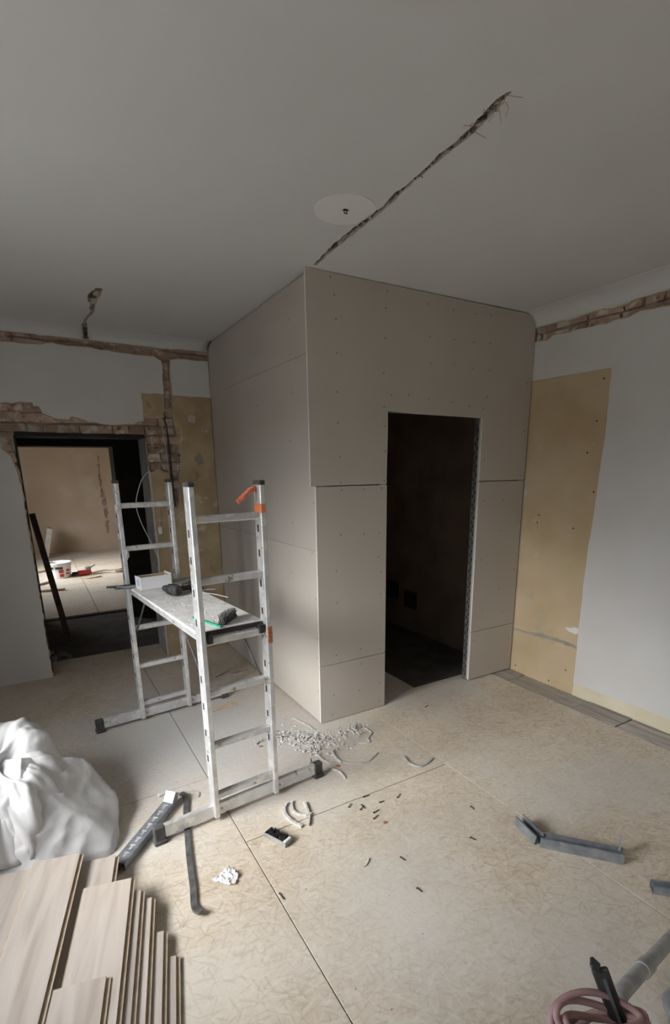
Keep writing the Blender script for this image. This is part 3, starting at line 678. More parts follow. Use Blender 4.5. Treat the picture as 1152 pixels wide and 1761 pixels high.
layer('torn_streak', jag([(-0.16, 2.13), (-0.11, 2.12), (-0.13, 1.8), (-0.12, 1.5), (-0.08, 1.1), (-0.07, 0.85), (-0.10, 0.4), (-0.15, 0.36), (-0.15, 0.8), (-0.17, 1.1), (-0.17, 1.5), (-0.16, 1.8)], 0.02, 0.05, 44), [], lambda u, v, d: (u, 10.2 - 0.006 + d, v), 0.006, ('brick', 'brick'), wfb)

# ---- plasterboard closet: front partition (y = 0) and side partition (x = 0)
def struct_root(name, lab):
    o = bpy.data.objects.new(name, None); COL.objects.link(o); o.empty_display_size = .1
    return tag(o, lab, kind='structure')
BT = 0.0125
wfr = struct_root('wall_closet_front', 'grey plasterboard front of the closet with a door opening')
wsd = struct_root('wall_closet_side', 'grey plasterboard side of the closet beside the scaffold')
DO0, DO1, DOZ = 0.545, 1.405, 2.093
Z1, Z2 = 0.426, 1.627
def fF(u, v, d): return (u, d, v)
g = 0.0034
def fboard(outer, seed, amp=0.0008):
    o = layer('plasterboard', outer, [], fF, BT, ('drywall', 'gypsum'), wfr); return o
fboard([(0.0, 0.006), (DO0, 0.006), (DO0, Z1 - g), (0.0, Z1 - g - 0.004)], 1)
fboard([(0.0, Z1 + g - 0.004), (DO0, Z1 + g), (DO0, Z2 - g), (0.0, Z2 - g)], 2)
fboard([(DO1, 0.010), (XR - 0.011, 0.010), (XR - 0.008, Z1 - g), (DO1, Z1 - g)], 3)
fboard([(DO1, Z1 + g), (XR - 0.009, Z1 + g), (XR - 0.012, Z2 - g), (DO1, Z2 - g)], 4)
cv = [(CX + (XR - CX - 0.008) * math.cos(a), H - RZR + (RZR - 0.008) * math.sin(a)) for a in [i * PI / 20 for i in range(11)]]
fboard([(-0.034, Z2 + g), (DO0 - 0.003, Z2 + g), (DO0, 1.8), (DO0 + 0.003, 1.95), (DO0 + 0.002, DOZ), (DO0 + 0.25, DOZ - 0.007), (DO1, DOZ - 0.012), (DO1, Z2 + g), (XR - 0.012, Z2 + g), (XR - 0.008, 2.2)] + cv + [(-0.037, H - 0.003)], 5)
# side boards (x = 0 face, seen from -x)
def fS(u, v, d): return (d, u, v)
S1, S2 = 1.219, 2.405
for (z0, z1) in ((0.012, S1 - 0.0016), (S1 + 0.0016, S2 - 0.0014), (S2 + 0.0014, H - 0.007)):
    y1 = YL - 0.008
    layer('plasterboard', [(BT, z0), (y1, z0), (y1, z1 if z1 < 2.7 else H - 0.062)] + ([(CY + 0.05, H - 0.012), (CY - 0.02, z1)] if z1 > 2.7 else []) + [(BT, z1)], [], fS, BT, ('drywall', 'gypsum'), wsd)
# screws
FS = [(0.128, 2.804), (0.153, 2.714), (0.161, 2.589), (0.165, 2.406), (0.165, 2.186), (0.169, 2.009), (0.177, 1.805), (0.182, 1.647), (0.534, 2.788), (0.522, 2.692), (0.517, 2.524), (0.51, 2.318), (0.515, 2.115), (0.522, 1.998), (0.529, 1.84), (0.523, 1.651), (0.857, 2.76), (1.08, 2.757), (1.284, 2.757), (1.43, 2.766), (0.88, 2.57), (1.096, 2.574), (1.277, 2.576), (1.436, 2.584), (0.892, 2.409), (1.105, 2.425), (1.275, 2.407), (1.446, 2.409), (0.575, 2.192), (0.716, 2.2), (0.888, 2.183), (1.097, 2.174), (1.261, 2.158), (1.403, 2.143), (1.44, 2.228), (1.442, 1.787), (1.86, 1.66), (1.86, 2.0), (1.86, 2.35),
      (0.188, 1.6), (0.358, 1.599), (0.502, 1.604), (0.178, 1.315), (0.358, 1.306), (0.487, 1.301), (0.481, 1.14), (0.142, 1.078), (0.503, 1.033), (0.146, 0.859), (0.499, 0.875), (0.133, 0.487), (0.332, 0.495), (0.496, 0.46), (0.337, 0.381), (0.498, 0.199), (0.319, 0.179), (0.108, 0.194), (0.094, 0.051), (0.499, 0.052), (1.467, 1.481), (1.674, 1.48), (1.674, 1.234), (1.472, 1.02), (1.701, 0.756), (1.523, 0.601), (1.758, 0.539), (1.44, 0.35), (1.86, 0.3), (1.86, 0.9), (1.86, 1.3)]
SS = [(0.324, 2.776), (0.301, 2.637), (0.296, 2.435), (0.301, 2.215), (0.339, 1.918), (1.953, 2.446), (0.03, 1.525), (0.355, 1.377), (0.404, 1.015), (0.03, 0.625), (0.067, 1.20), (0.035, 0.482), (0.035, 0.236), (0.03, 0.9), (0.9, 2.2), (0.9, 1.6), (0.95, 1.0), (0.95, 0.6)]
def screw_heads(name, pts, f3, parent):
    bm = bmesh.new()
    for (u, v) in pts:
        n = 8
        a = [bm.verts.new(f3(u + 0.0048 * math.cos(2 * PI * k / n), v + 0.0048 * math.sin(2 * PI * k / n), -0.0006)) for k in range(n)]
        c = bm.verts.new(f3(u, v, 0.0006)); b = [bm.verts.new(f3(u + 0.0052 * math.cos(2 * PI * k / n), v + 0.0052 * math.sin(2 * PI * k / n), 0.001)) for k in range(n)]
        for k in range(n):
            bm.faces.new((a[k], a[(k + 1) % n], c)); bm.faces.new((a[k], b[k], b[(k + 1) % n], a[(k + 1) % n]))
    return tag(link_mesh(name, bm, 'screwblack', parent), 'dark drywall screw heads', kind='stuff')
screw_heads('screw_heads', FS, fF, wfr); screw_heads('screw_heads', SS, fS, wsd)
# metal studs
def c_stud(parent, p0, p1, w, flange, ax, m='zinc', nm='metal_stud'):
    """vertical C profile with web in plane ax"""
    bm = bmesh.new(); x, y = p0
    z0, z1 = p1; t = 0.0012
    if ax == 'y':
        boxmm(bm, (x, y, z0), (x + t, y + w, z1)); boxmm(bm, (x, y, z0), (x + flange, y + t, z1)); boxmm(bm, (x, y + w - t, z0), (x + flange, y + w, z1))
    else:
        boxmm(bm, (x, y, z0), (x + w, y + t, z1)); boxmm(bm, (x, y, z0), (x + t, y + flange, z1)); boxmm(bm, (x + w - t, y, z0), (x + w, y + flange, z1))
    return link_mesh(nm, bm, m, parent)
bm = bmesh.new(); boxmm(bm, (DO1 - 0.0005, BT, 0.01), (DO1 + 0.012, 0.028, DOZ - 0.014)); link_mesh('jamb_strip', bm, 'drywall', wfr)
jamb = c_stud(wfr, (DO1 + 0.004, 0.029), (0.0, DOZ + 0.05), 0.050, 0.04, 'y', 'darksteel', 'jamb_stud')
slot_me = None
for k in range(62):
    z = 0.05 + k * 0.0325
    if slot_me is None:
        bm = bmesh.new(); boxmm(bm, (-0.0006, -0.006, -0.012), (0.0006, 0.006, 0.012)); bm.normal_update()
        slot_me = bpy.data.meshes.new('slot'); bm.to_mesh(slot_me); bm.free(); slot_me.materials.append(M['slot'])
    o = bpy.data.objects.new('slot', slot_me); COL.objects.link(o); o.parent = jamb; o.location = (DO1 + 0.0038, 0.044 + (0.018 if k % 2 else 0), z)
for x in (0.02, DO0 - 0.05):
    c_stud(wfr, (x, BT + 0.001), (0.0, H - 0.01), 0.05, 0.04, 'x')
c_stud(wfr, (XR - 0.06, BT + 0.001), (0.0, H - 0.1), 0.05, 0.04, 'x')
for y in (0.6, 1.2, YL - 0.06):
    c_stud(wsd, (BT + 0.001, y), (0.0, H - 0.01), 0.05, 0.04, 'y')
bm = bmesh.new(); boxmm(bm, (DO0, BT + .001, DOZ), (DO1, 0.088, DOZ + 0.002)); boxmm(bm, (DO0, BT + .001, DOZ), (DO1, BT + .003, DOZ + .04)); link_mesh('head_track', bm, 'zincdark', wfr)
bm = bmesh.new(); boxmm(bm, (DO0 - 0.002, BT, 0), (DO0, 0.088, DOZ)); link_mesh('jamb_stud', bm, 'zincdark', wfr)
# inner lining boards of the closet (dark inside because no light gets in)
bm = bmesh.new(); boxmm(bm, (0.088, 0.09, 0.0), (0.1, YL - 0.01, H - 0.01)); link_mesh('inner_board', bm, 'drywall', wsd)
bm = bmesh.new(); boxmm(bm, (0.1, 0.089, 0.0), (DO0, 0.1, H - 0.01)); boxmm(bm, (DO1 + .05, 0.089, 0.0), (XR - 0.01, 0.1, H - 0.1)); boxmm(bm, (DO0, 0.089, DOZ + .02), (DO1 + .05, 0.1, H - 0.01))
link_mesh('inner_board', bm, 'drywall', wfr)
# two installation boxes low on the closet's right wall
for k, (y, z) in enumerate(((1.40, 0.335), (1.72, 0.40))):
    t = empty('wall_box', (XR, y, z)); tag(t, ['open black installation box low inside the closet, nearer the opening', 'open black installation box low inside the closet, deeper in the corner'][k], 'wall box', 'installation boxes in the closet')
    bm = bmesh.new(); s = 0.09
    boxmm(bm, (-0.03, -s, -s), (0, -s + .01, s)); boxmm(bm, (-0.03, s - .01, -s), (0, s, s)); boxmm(bm, (-0.03, -s, -s), (0, s, -s + .01)); boxmm(bm, (-0.03, -s, s - .01), (0, s, s)); link_mesh('rim', bm, 'black', t)
    bm = bmesh.new(); boxmm(bm, (-0.006, -s, -s), (0, s, s)); link_mesh('back_plate', bm, 'slot', t)
# =================================================================== OBJECTS
# ---- room scaffold
SC = empty('room_scaffold', (-0.83, 0.09, 0.0), math.radians(5.2))
tag(SC, 'plaster-splashed aluminium room scaffold with two ladder frames and a platform', 'scaffold')
FY = 0.665; PX = 0.170; PT = 1.665
def sp_(name, bm, m, parent=SC): return link_mesh(name, bm, m, parent)
for fy in (-FY, FY):
    for px in (-PX, PX):
        # stile: C-shaped channel 26 x 68 with lips, slots on the outer (left) side
        bm = bmesh.new(); D = 0.066; W = 0.027
        box(bm, (px, fy, (PT + 0.02) / 2), (W, D, PT - 0.02), None, 0.004)
        po = sp_('post', bm, 'alu')
        bm = bmesh.new(); box(bm, (px, fy, PT + 0.007), (W + 0.003, D + 0.003, 0.022), None, 0.004); sp_('end_cap', bm, 'rubber', po)
        for z in (0.42, 0.56, 0.70, 0.84, 1.12, 1.26, 1.41, 1.53):
            bm = bmesh.new(); box(bm, (px - W / 2 - 0.0004, fy + 0.004, z - 0.07), (0.0016, 0.014, 0.034), None); sp_('slot', bm, 'slot', po)
    for z in (0.135, 0.415, 0.695, 0.955, 1.245, 1.525):
        bm = bmesh.new(); bar(bm, (-PX + 0.012, fy, z - 0.005), (PX - 0.012, fy, z - 0.005), 0.034, 0.034, bev=0.006)
        sp_('rung', bm, 'alu')
    bm = bmesh.new(); yb = fy + 0.0
    box(bm, (0.0, yb, 0.055), (0.94, 0.026, 0.066), None, 0.003)
    be = sp_('base_beam', bm, 'alu')
    for px in (-PX, PX):
        bm = bmesh.new(); tube(bm, [(px + 0.03, yb - 0.0125, 0.055), (px + 0.03, yb - 0.018, 0.055)], 0.006, 6); sp_('bolt', bm, 'zincdark', be)
    for sx in (-1, 1):
        bm = bmesh.new(); box(bm, (sx * 0.455, yb, 0.046), (0.052, 0.040, 0.090), None, 0.005); box(bm, (sx * 0.455, yb, 0.010), (0.062, 0.056, 0.020), None, 0.004)
        sp_('foot', bm, 'rubber', be)
# platform
bm = bmesh.new(); box(bm, (0, 0.0, 0.985), (0.345, 2 * FY - 0.01, 0.014), None, 0.002); pf = sp_('platform', bm, 'ply')
for sy in (-1, 1):
    bm = bmesh.new(); box(bm, (0, sy * (FY - 0.012), 0.9835), (0.345, 0.02, 0.021), None, 0.002); sp_('end_strip', bm, 'black', pf)
for sx in (-1, 1):
    bm = bmesh.new(); box(bm, (sx * 0.160, 0, 0.962), (0.022, 2 * FY - 0.06, 0.032), None, 0.002); sp_('side_rail', bm, 'alu', pf)
    for sy in (-1, 1):
        bm = bmesh.new(); box(bm, (sx * 0.135, sy * (FY + 0.005), 0.965), (0.03, 0.045, 0.045), None, 0.004); sp_('hook', bm, 'black', pf)
for (sx, fy, sg) in ((-1, FY, -1), (1, FY, -1), (-1, -FY, 1), (1, -FY, 1)):
    bm = bmesh.new(); bar(bm, (sx * 0.145, fy + sg * 0.01, 0.665), (sx * 0.145, fy + sg * 0.33, 0.955), 0.006, 0.016, bev=0.001); sp_('brace', bm, 'rubber')
bm = bmesh.new(); box(bm, (PX, -FY, 1.555), (0.0295, 0.0685, 0.048), None, 0.004); sp_('tape', bm, 'orangetape')
bm = bmesh.new(); box(bm, (PX + 0.003, -FY - 0.012, 0.93), (0.028, 0.05, 0.09), None, 0.004); sp_('tape', bm, 'rust')
# plaster lumps stuck on the back frame posts
for (px, fy, z, s) in ((-PX - .01, FY - .03, 1.50, .02), (-PX, FY - .035, 1.42, .016), (-PX + .015, FY - .03, 1.21, .018), (PX, FY - .035, 1.50, .018), (PX, FY - .035, 1.22, .02), (PX, FY - .033, 1.02, .014), (-PX - .012, FY - .02, 1.33, .014)):
    bm = bmesh.new(); bmesh.ops.create_icosphere(bm, subdivisions=2, radius=1.0)
    for v in bm.verts: v.co *= 1 + 0.35 * noise.noise(v.co * 2 + Vector((z, px, fy)) * 9); v.co = Vector((px + v.co.x * s * .8, fy + v.co.y * s * .5, z + v.co.z * s * 1.9))
    sp_('plaster_lump', bm, 'chip')

RS = Matrix.Rotation(math.radians(5.2), 3, 'Z')
def onscaf(x, y, z): v = RS @ Vector((x, y, 0)); return (v.x - 0.83, v.y + 0.09, z)
PZ = 0.992
# orange rag tied to the top of the near right post
bm = bmesh.new()
P = smooth_path([(-0.585, -0.535, 1.640), (-0.625, -0.55, 1.645), (-0.655, -0.56, 1.632), (-0.685, -0.56, 1.610), (-0.715, -0.565, 1.588)], 6)
rad = [0.018 + 0.002 * math.sin(i * 0.8) - 0.006 * i / len(P) for i in range(len(P))]
tube(bm, P, 0.015, 14, radii=rad, flat=0.75)
for v in bm.verts: v.co += 0.011 * Vector((noise.noise(v.co * 60), noise.noise(v.co * 60 + Vector((5, 0, 0))), noise.noise(v.co * 60 + Vector((0, 9, 0)))))
rag = tag(link_mesh('rag', bm, 'orange', None, True), 'faded orange rag tied to the top of the near right scaffold post', 'rag')
# white box on the platform
wb = empty('cardboard_box', (-0.915, 0.58, PZ), math.radians(9)); tag(wb, 'open white cardboard box with a blue round print on the platform', 'box')
bm = bmesh.new(); L, W, Hh, t = 0.20, 0.115, 0.085, 0.003
boxmm(bm, (-L / 2, -W / 2, 0), (L / 2, W / 2, t)); link_mesh('bottom', bm, 'cardin', wb)
for (a, b) in (((-L / 2, -W / 2, 0), (L / 2, -W / 2 + t, Hh)), ((-L / 2, W / 2 - t, 0), (L / 2, W / 2, Hh * .95)), ((-L / 2, -W / 2, 0), (-L / 2 + t, W / 2, Hh)), ((L / 2 - t, -W / 2, 0), (L / 2, W / 2, Hh * 1.08))):
    bm = bmesh.new(); boxmm(bm, a, b); link_mesh('side', bm, 'white', wb)
bm = bmesh.new(); boxmm(bm, (-L / 2 + .004, -W / 2 + .004, .004), (L / 2 - .004, -W / 2 + .005, Hh - .004)); boxmm(bm, (-L / 2 + .004, W / 2 - .005, .004), (L / 2 - .004, W / 2 - .004, Hh * .93)); boxmm(bm, (-L / 2 + .004, -W / 2 + .004, .004), (-L / 2 + .005, W / 2 - .004, Hh - .006)); boxmm(bm, (L / 2 - .005, -W / 2 + .004, .004), (L / 2 - .004, W / 2 - .004, Hh - .004)); link_mesh('inner_face', bm, 'cardin', wb)
bm = bmesh.new(); bmesh.ops.create_circle(bm, cap_ends=True, segments=24, radius=0.026, matrix=Matrix.Translation((-L / 2 - 0.0008, 0.0, Hh * .52)) @ Matrix.Rotation(-PI / 2, 4, 'Y')); link_mesh('print', bm, 'bluelogo', wb)

# cordless drill lying on the platform
dr = empty('cordless_drill', (-0.862, 0.262, PZ), math.radians(25)); tag(dr, 'dusty black cordless drill lying on its side on the platform', 'power tool')
bm = bmesh.new(); prof = [(0.001, -0.055), (0.024, -0.052), (0.034, -0.035), (0.037, -0.01), (0.036, 0.03), (0.030, 0.05), (0.022, 0.055)]
lathe(bm, prof, n=20)
bmesh.ops.rotate(bm, verts=bm.verts[:], cent=(0, 0, 0), matrix=Matrix.Rotation(PI / 2, 3, 'X')); bmesh.ops.translate(bm, verts=bm.verts[:], vec=(0, 0, 0.038)); link_mesh('motor_housing', bm, 'dusty_black', dr)
bm = bmesh.new(); lathe(bm, [(0.020, 0.05), (0.021, 0.075), (0.016, 0.09), (0.008, 0.096)], n=16)
bmesh.ops.rotate(bm, verts=bm.verts[:], cent=(0, 0, 0), matrix=Matrix.Rotation(-PI / 2, 3, 'X')); bmesh.ops.translate(bm, verts=bm.verts[:], vec=(0, 0, 0.038)); link_mesh('chuck', bm, 'black', dr)
bm = bmesh.new(); tube(bm, smooth_path([(0.02, 0.0, 0.034), (0.06, 0.008, 0.032), (0.11, 0.004, 0.030), (0.14, -0.004, 0.03)], 4), 0.019, 10, flat=0.85); link_mesh('handle', bm, 'dusty_black', dr)
bm = bmesh.new(); box(bm, (0.165, -0.004, 0.033), (0.055, 0.085, 0.062), None, 0.008); link_mesh('battery', bm, 'black', dr)

# trowel, flat knife, green strip, brush
tr = empty('trowel', (-0.665, 0.33, PZ), math.radians(-40)); tag(tr, 'small grey steel trowel behind the drill on the platform', 'trowel')
bm = bmesh.new(); vs = [bm.verts.new(p) for p in [(-.03, -.05, .004), (.09, 0, .004), (-.03, .05, .004), (-.03, -.05, .007), (.09, 0, .007), (-.03, .05, .007)]]
bm.faces.new(vs[:3][::-1]); bm.faces.new(vs[3:])
for i in range(3): bm.faces.new((vs[i], vs[(i + 1) % 3], vs[3 + (i + 1) % 3], vs[3 + i]))
link_mesh('blade', bm, 'hose', tr)
bm = bmesh.new(); tube(bm, smooth_path([(-.03, 0, .006), (-.045, 0, .02), (-.06, 0, .026)], 4), 0.005, 8); link_mesh('shank', bm, 'zincdark', tr)
bm = bmesh.new(); tube(bm, [(-.05, 0, .026), (-.07, 0, .028), (-.12, 0, .028), (-.14, 0, .028)], 0.012, 10, radii=[.009, .014, .014, .009]); link_mesh('handle', bm, 'black', tr)
kn = empty('filling_knife', (-1.07, 0.648, PZ), math.radians(170)); tag(kn, 'grey flat steel filling knife jutting over the platform corner', 'filling knife')
bm = bmesh.new(); box(bm, (0.03, 0, 0.003), (0.10, 0.075, 0.002), None); link_mesh('blade', bm, 'zinc', kn)
bm = bmesh.new(); bar(bm, (-0.02, 0, 0.006), (-0.11, 0.0, 0.012), 0.03, 0.02, bev=.005); link_mesh('handle', bm, 'hose', kn)
pl = empty('pliers', (-1.12, 0.665, PZ + 0.004), math.radians(160)); tag(pl, 'dark pliers lying beyond the platform corner beside the filling knife', 'pliers')
for s in (-1, 1):
    bm = bmesh.new(); tube(bm, smooth_path([(-0.10, -0.010 * s, .010), (-0.06, -0.026 * s, .010), (0.0, -0.006 * s, .010), (0.03, 0.006 * s, .010), (0.075, 0.004 * s, .010)], 4), 0.007, 8); link_mesh('jaw_arm', bm, 'rubber' if s > 0 else 'greycloth', pl)
bm = bmesh.new(); tube(bm, [(0.01, 0, 0.002), (0.01, 0, 0.02)], 0.01, 10); link_mesh('pivot', bm, 'zincdark', pl)
bm = bmesh.new(); box(bm, (-0.71, 0.70, PZ + 0.006), (0.16, 0.09, 0.012), RS, 0.002)
tag(link_mesh('board_offcut', bm, 'hose'), 'flat grey board offcut lying at the back of the platform', 'offcut')
gs = bmesh.new(); bar(gs, (-0.90, -0.30, PZ + 0.005), (-0.822, -0.535, PZ + 0.005), 0.012, 0.01, bev=.001)
tag(link_mesh('plastic_strip', gs, 'green'), 'thin green plastic strip at the near end of the platform', 'strip')
br = empty('brush', (-0.76, -0.45, PZ), math.radians(48)); tag(br, 'dark dusty brush with stubby bristles on the near end of the platform', 'brush')
bm = bmesh.new(); box(bm, (0, 0, 0.012), (0.15, 0.04, 0.018), None, .004); link_mesh('head', bm, 'black', br)
bm = bmesh.new()
for k in range(260):
    a = Vector((rnd.uniform(-.07, .07), rnd.uniform(-.017, .017), 0.02)); d = Vector((rnd.uniform(-.012, .012), rnd.uniform(-.012, .012), rnd.uniform(.022, .036)))
    bar(bm, a, a + d, .003, .003)
tag(link_mesh('bristles', bm, 'bristle', br), kind='stuff')
bm = bmesh.new(); tube(bm, smooth_path([(-0.60, 0.02, PZ + .004), (-0.64, 0.14, PZ + .004), (-0.70, 0.22, PZ + .004), (-0.78, 0.18, PZ + .004)], 8), 0.002, 6)
tag(link_mesh('cable', bm, 'wirewhite'), 'white wire offcut curled along the right edge of the platform', 'cable')
def chips(name, pts, smin, smax, m, seed, flat=0.5, z0=0.0):
    r = random.Random(seed); bm = bmesh.new()
    for (x, y, *zz) in pts:
        s = r.uniform(smin, smax); n = r.choice([4, 5, 6])
        h = s * r.uniform(0.3, 0.8) * flat; a0 = r.random() * 6.28; el = r.uniform(0.2, 1.0)
        z = (zz[0] if zz else z0)
        lo = []; hi = []
        for k in range(n):
            a = a0 + 2 * PI * k / n + r.uniform(-.3, .3); R_ = s * r.uniform(.6, 1.1)
            px, py = R_ * math.cos(a), R_ * el * math.sin(a); c, q = math.cos(a0 * 3), math.sin(a0 * 3)
            X_, Y_ = px * c - py * q, px * q + py * c; tl = r.uniform(-.25, .25) * h
            lo.append(bm.verts.new((x + X_, y + Y_, z))); hi.append(bm.verts.new((x + X_ * .8, y + Y_ * .8, z + h + tl)))
        bm.faces.new(lo[::-1]); bm.faces.new(hi)
        for k in range(n): bm.faces.new((lo[k], lo[(k + 1) % n], hi[(k + 1) % n], hi[k]))
    return link_mesh(name, bm, m)
r = random.Random(5)
tag(chips('plaster_crumbs', [onscaf(r.uniform(-.155, .155), r.uniform(-.62, .2), PZ) for _ in range(150)], .002, .010, 'chip', 6, .5), 'pale plaster crumbs scattered over the scaffold platform', 'crumbs', kind='stuff')

# ---- pile of oak floor planks
TA = math.radians(-13.2)
pileR = Matrix.Rotation(TA, 3, 'Z')
def plank(far_right, ztop, width, length, lab, th=0.014, rz=0.0, tilt=0.0):
    """engineered plank: top plane, groove lip on the right, tongue on the left; the far right corner is given"""
    o = empty('floor_plank', (far_right[0], far_right[1], ztop - th), TA + rz); o.rotation_euler = (tilt, 0, TA + rz)
    tag(o, lab, 'plank', 'loose oak floor planks piled by the sack')
    bm = bmesh.new(); w, L = width, length
    boxmm(bm, (-w, -L, th - 0.0045), (0, 0, th), bev=0.0008); link_mesh('wear_layer', bm, 'plank', o)
    bm = bmesh.new(); boxmm(bm, (-w - 0.006, -L, 0.0045), (-0.009, 0, th - 0.0045)); boxmm(bm, (-w, -L, 0), (0.013, -0.002, 0.0045)); link_mesh('core', bm, 'plankedge', o)
    return o
PL = [
    # bottom steps (right side), each lower plank reaching further right
    ((-1.302, -1.271), 0.021, 0.185, 1.15, 'lowest rightmost plank of the pile, short far end'),
    ((-1.320, -1.162), 0.040, 0.185, 1.20, 'second plank from the right in the stepped side of the pile'),
    ((-1.330, -0.998), 0.059, 0.185, 1.30, 'third plank from the right in the stepped side of the pile'),
    ((-1.362, -0.958), 0.078, 0.185, 1.30, 'fourth plank from the right, just under the broad right plank'),
    ((-1.387, -0.893), 0.098, 0.180, 1.25, 'broad pale plank on the right of the pile with chipped edge'),
    ((-1.424, -0.702), 0.083, 0.172, 1.35, 'plank reaching furthest back beside the sack, half covered'),
    ((-1.530, -1.311), 0.113, 0.172, 0.90, 'short plank lying on the broad right plank at the bottom edge'),
    ((-1.558, -0.663), 0.127, 0.176, 1.40, 'topmost long pale plank beside the white sack'),
    ((-1.715, -0.640), 0.111, 0.180, 1.40, 'warm tan plank at the far left of the pile'),
]
for a in PL: plank(*a[:4], 'pale oak floor plank: ' + a[4])
# the hidden lower layers that carry the steps
for k, (fr, z) in enumerate([((-1.50, -1.10), 0.021), ((-1.69, -0.98), 0.021), ((-1.52, -1.02), 0.040), ((-1.71, -0.95), 0.040), ((-1.53, -0.96), 0.059), ((-1.72, -0.90), 0.059),
                             ((-1.56, -0.90), 0.078), ((-1.75, -0.85), 0.078), ((-1.585, -0.74), 0.094), ((-1.58, -0.72), 0.111)]):
    plank(fr, z, 0.18, 1.20, 'pale oak floor plank buried in the lower layers of the pile')

# ---- white plastic sack
def sack():
    bm = bmesh.new(); NU, NV = 140, 90
    cx, cy = -1.765, -0.235
    rs = random.Random(19); planes = []
    while len(planes) < 24:
        n_ = Vector((rs.gauss(0, 1), rs.gauss(0, 1), rs.gauss(0.15, 0.9)))
        n_.normalize(); planes.append((n_, rs.uniform(0.72, 0.98)))
    grid = []
    for j in range(NV + 1):
        v = j / NV; row = []
        for i in range(NU):
            a = 2 * PI * i / NU
            # crumpled sheet: a body cut by random planes (flat panels with sharp creases) plus finer creasing
            Rx, Ry, Hh = 0.355, 0.44, 0.42
            el = v * PI / 2
            d = Vector((math.cos(a) * math.cos(el), math.sin(a) * math.cos(el), math.sin(el)))
            rr = min([1.12] + [h_ / n_.dot(d) for n_, h_ in planes if n_.dot(d) > 0.15])
            cr = -abs(noise.noise(d * 2.6 + Vector((2.0, 6.0, 1.0)))) * 0.05 - abs(noise.noise(d * 5.0 + Vector((7.0, 1.0, 3.0)))) * 0.025
            rr *= 1 + cr
            lean = 1 + 0.10 * (1 - v)
            p = Vector((cx + d.x * Rx * rr * lean, cy + d.y * Ry * rr * lean, Hh * d.z * rr))
            p.z = max(p.z, 0.0)
            row.append(bm.verts.new(p))
        grid.append(row)
    for j in range(NV):
        for i in range(NU):
            try: bm.faces.new((grid[j][i], grid[j][(i + 1) % NU], grid[j + 1][(i + 1) % NU], grid[j + 1][i]))
            except ValueError: pass
    bmesh.ops.remove_doubles(bm, verts=bm.verts[:], dist=0.0004)
    return bm
sk_root = empty('plastic_sack', (-1.765, -0.27, 0)); tag(sk_root, 'crumpled white plastic rubble sack standing behind the plank pile', 'sack')
o = link_mesh('body', sack(), 'sack', None, True); o.parent = sk_root; o.matrix_parent_inverse = Matrix.Translation((1.765, 0.27, 0))
# the open mouth: a crumpled collar rolled outwards on top of the sack
bm = bmesh.new(); NA, NS = 120, 26; rows = []
prof = [(0.004, 0.41), (0.06, 0.405), (0.12, 0.43), (0.18, 0.465), (0.235, 0.465), (0.285, 0.43), (0.32, 0.37), (0.345, 0.28)]
for j in range(NS + 1):
    t = j / NS * (len(prof) - 1); i0 = min(int(t), len(prof) - 2); fr = t - i0
    R0 = prof[i0][0] * (1 - fr) + prof[i0 + 1][0] * fr; Z0 = prof[i0][1] * (1 - fr) + prof[i0 + 1][1] * fr; sN = j / NS
    row = []
    for i in range(NA):
        a = 2 * PI * i / NA; ca_, sa_ = math.cos(a), math.sin(a)
        w1 = noise.noise(Vector((ca_ * 1.3, sa_ * 1.3, sN * 0.8))); w2 = 0.55 - 1.3 * abs(noise.noise(Vector((ca_ * 2.3 + 5, sa_ * 2.3, sN * 1.2))))
        w3 = -abs(noise.noise(Vector((ca_ * 5.5, sa_ * 5.5 + 3, sN * 2.0))))
        R_ = R0 * (1 + 0.22 * w1 + 0.10 * w2) + 0.030 * w3
        drop = 0.16 * max(0.0, math.cos(a + 1.1)) * sN          # collar hangs lower on the side towards the planks
        row.append(bm.verts.new((-1.85 + R_ * ca_ * 0.95, -0.24 + R_ * sa_ * 1.15, Z0 + 0.015 + 0.05 * w1 + 0.03 * w2 + 0.035 * w3 - drop)))
    rows.append(row)
for j in range(NS):
    for i in range(NA): bm.faces.new((rows[j][i], rows[j][(i + 1) % NA], rows[j + 1][(i + 1) % NA], rows[j + 1][i]))
o = link_mesh('mouth_collar', bm, 'sack', None, True); o.parent = sk_root; o.matrix_parent_inverse = Matrix.Translation((1.765, 0.27, 0))
md = o.modifiers.new('thickness', 'SOLIDIFY'); md.thickness = 0.003

# ---- steel profile and pry bar beside the near scaffold foot
def u_profile(bm, a, b, w, h, t=0.0016, lips=True, mi=0, openup=True):
    """U channel from a to b (bottom centre line), open to the top or to the bottom"""
    a, b = Vector(a), Vector(b); d = (b - a).normalized(); s = Vector((0, 0, 1)).cross(d).normalized(); u = d.cross(s).normalized()
    zb = 0 if openup else h - t
    bar(bm, a + u * (zb + t / 2), b + u * (zb + t / 2), w, t, mi=mi)
    for sg in (-1, 1):
        bar(bm, a + s * sg * w / 2 + u * h / 2, b + s * sg * w / 2 + u * h / 2, t, h, mi=mi)
        if lips:
            zl = h if openup else 0
            bar(bm, a + s * sg * (w / 2 - .004) + u * zl, b + s * sg * (w / 2 - .004) + u * zl, .008, t, mi=mi)
st = empty('metal_profile', (-1.268, -0.537, 0)); tag(st, 'bent galvanised steel profile with punched slots beside the near scaffold foot', 'steel profile')
bm = bmesh.new(); A = Vector((-0.150, -0.165, 0.002)); B = Vector((0.148, 0.165, 0.002)); u_profile(bm, A, B, 0.058, 0.038, openup=False)
link_mesh('channel', bm, 'zincdark', st)
bm = bmesh.new(); u_profile(bm, B + Vector((0.002, 0.002, 0.004)), B + Vector((0.035, 0.03, 0.062)), 0.058, 0.036, openup=False); link_mesh('bent_end', bm, 'zincdark', st)
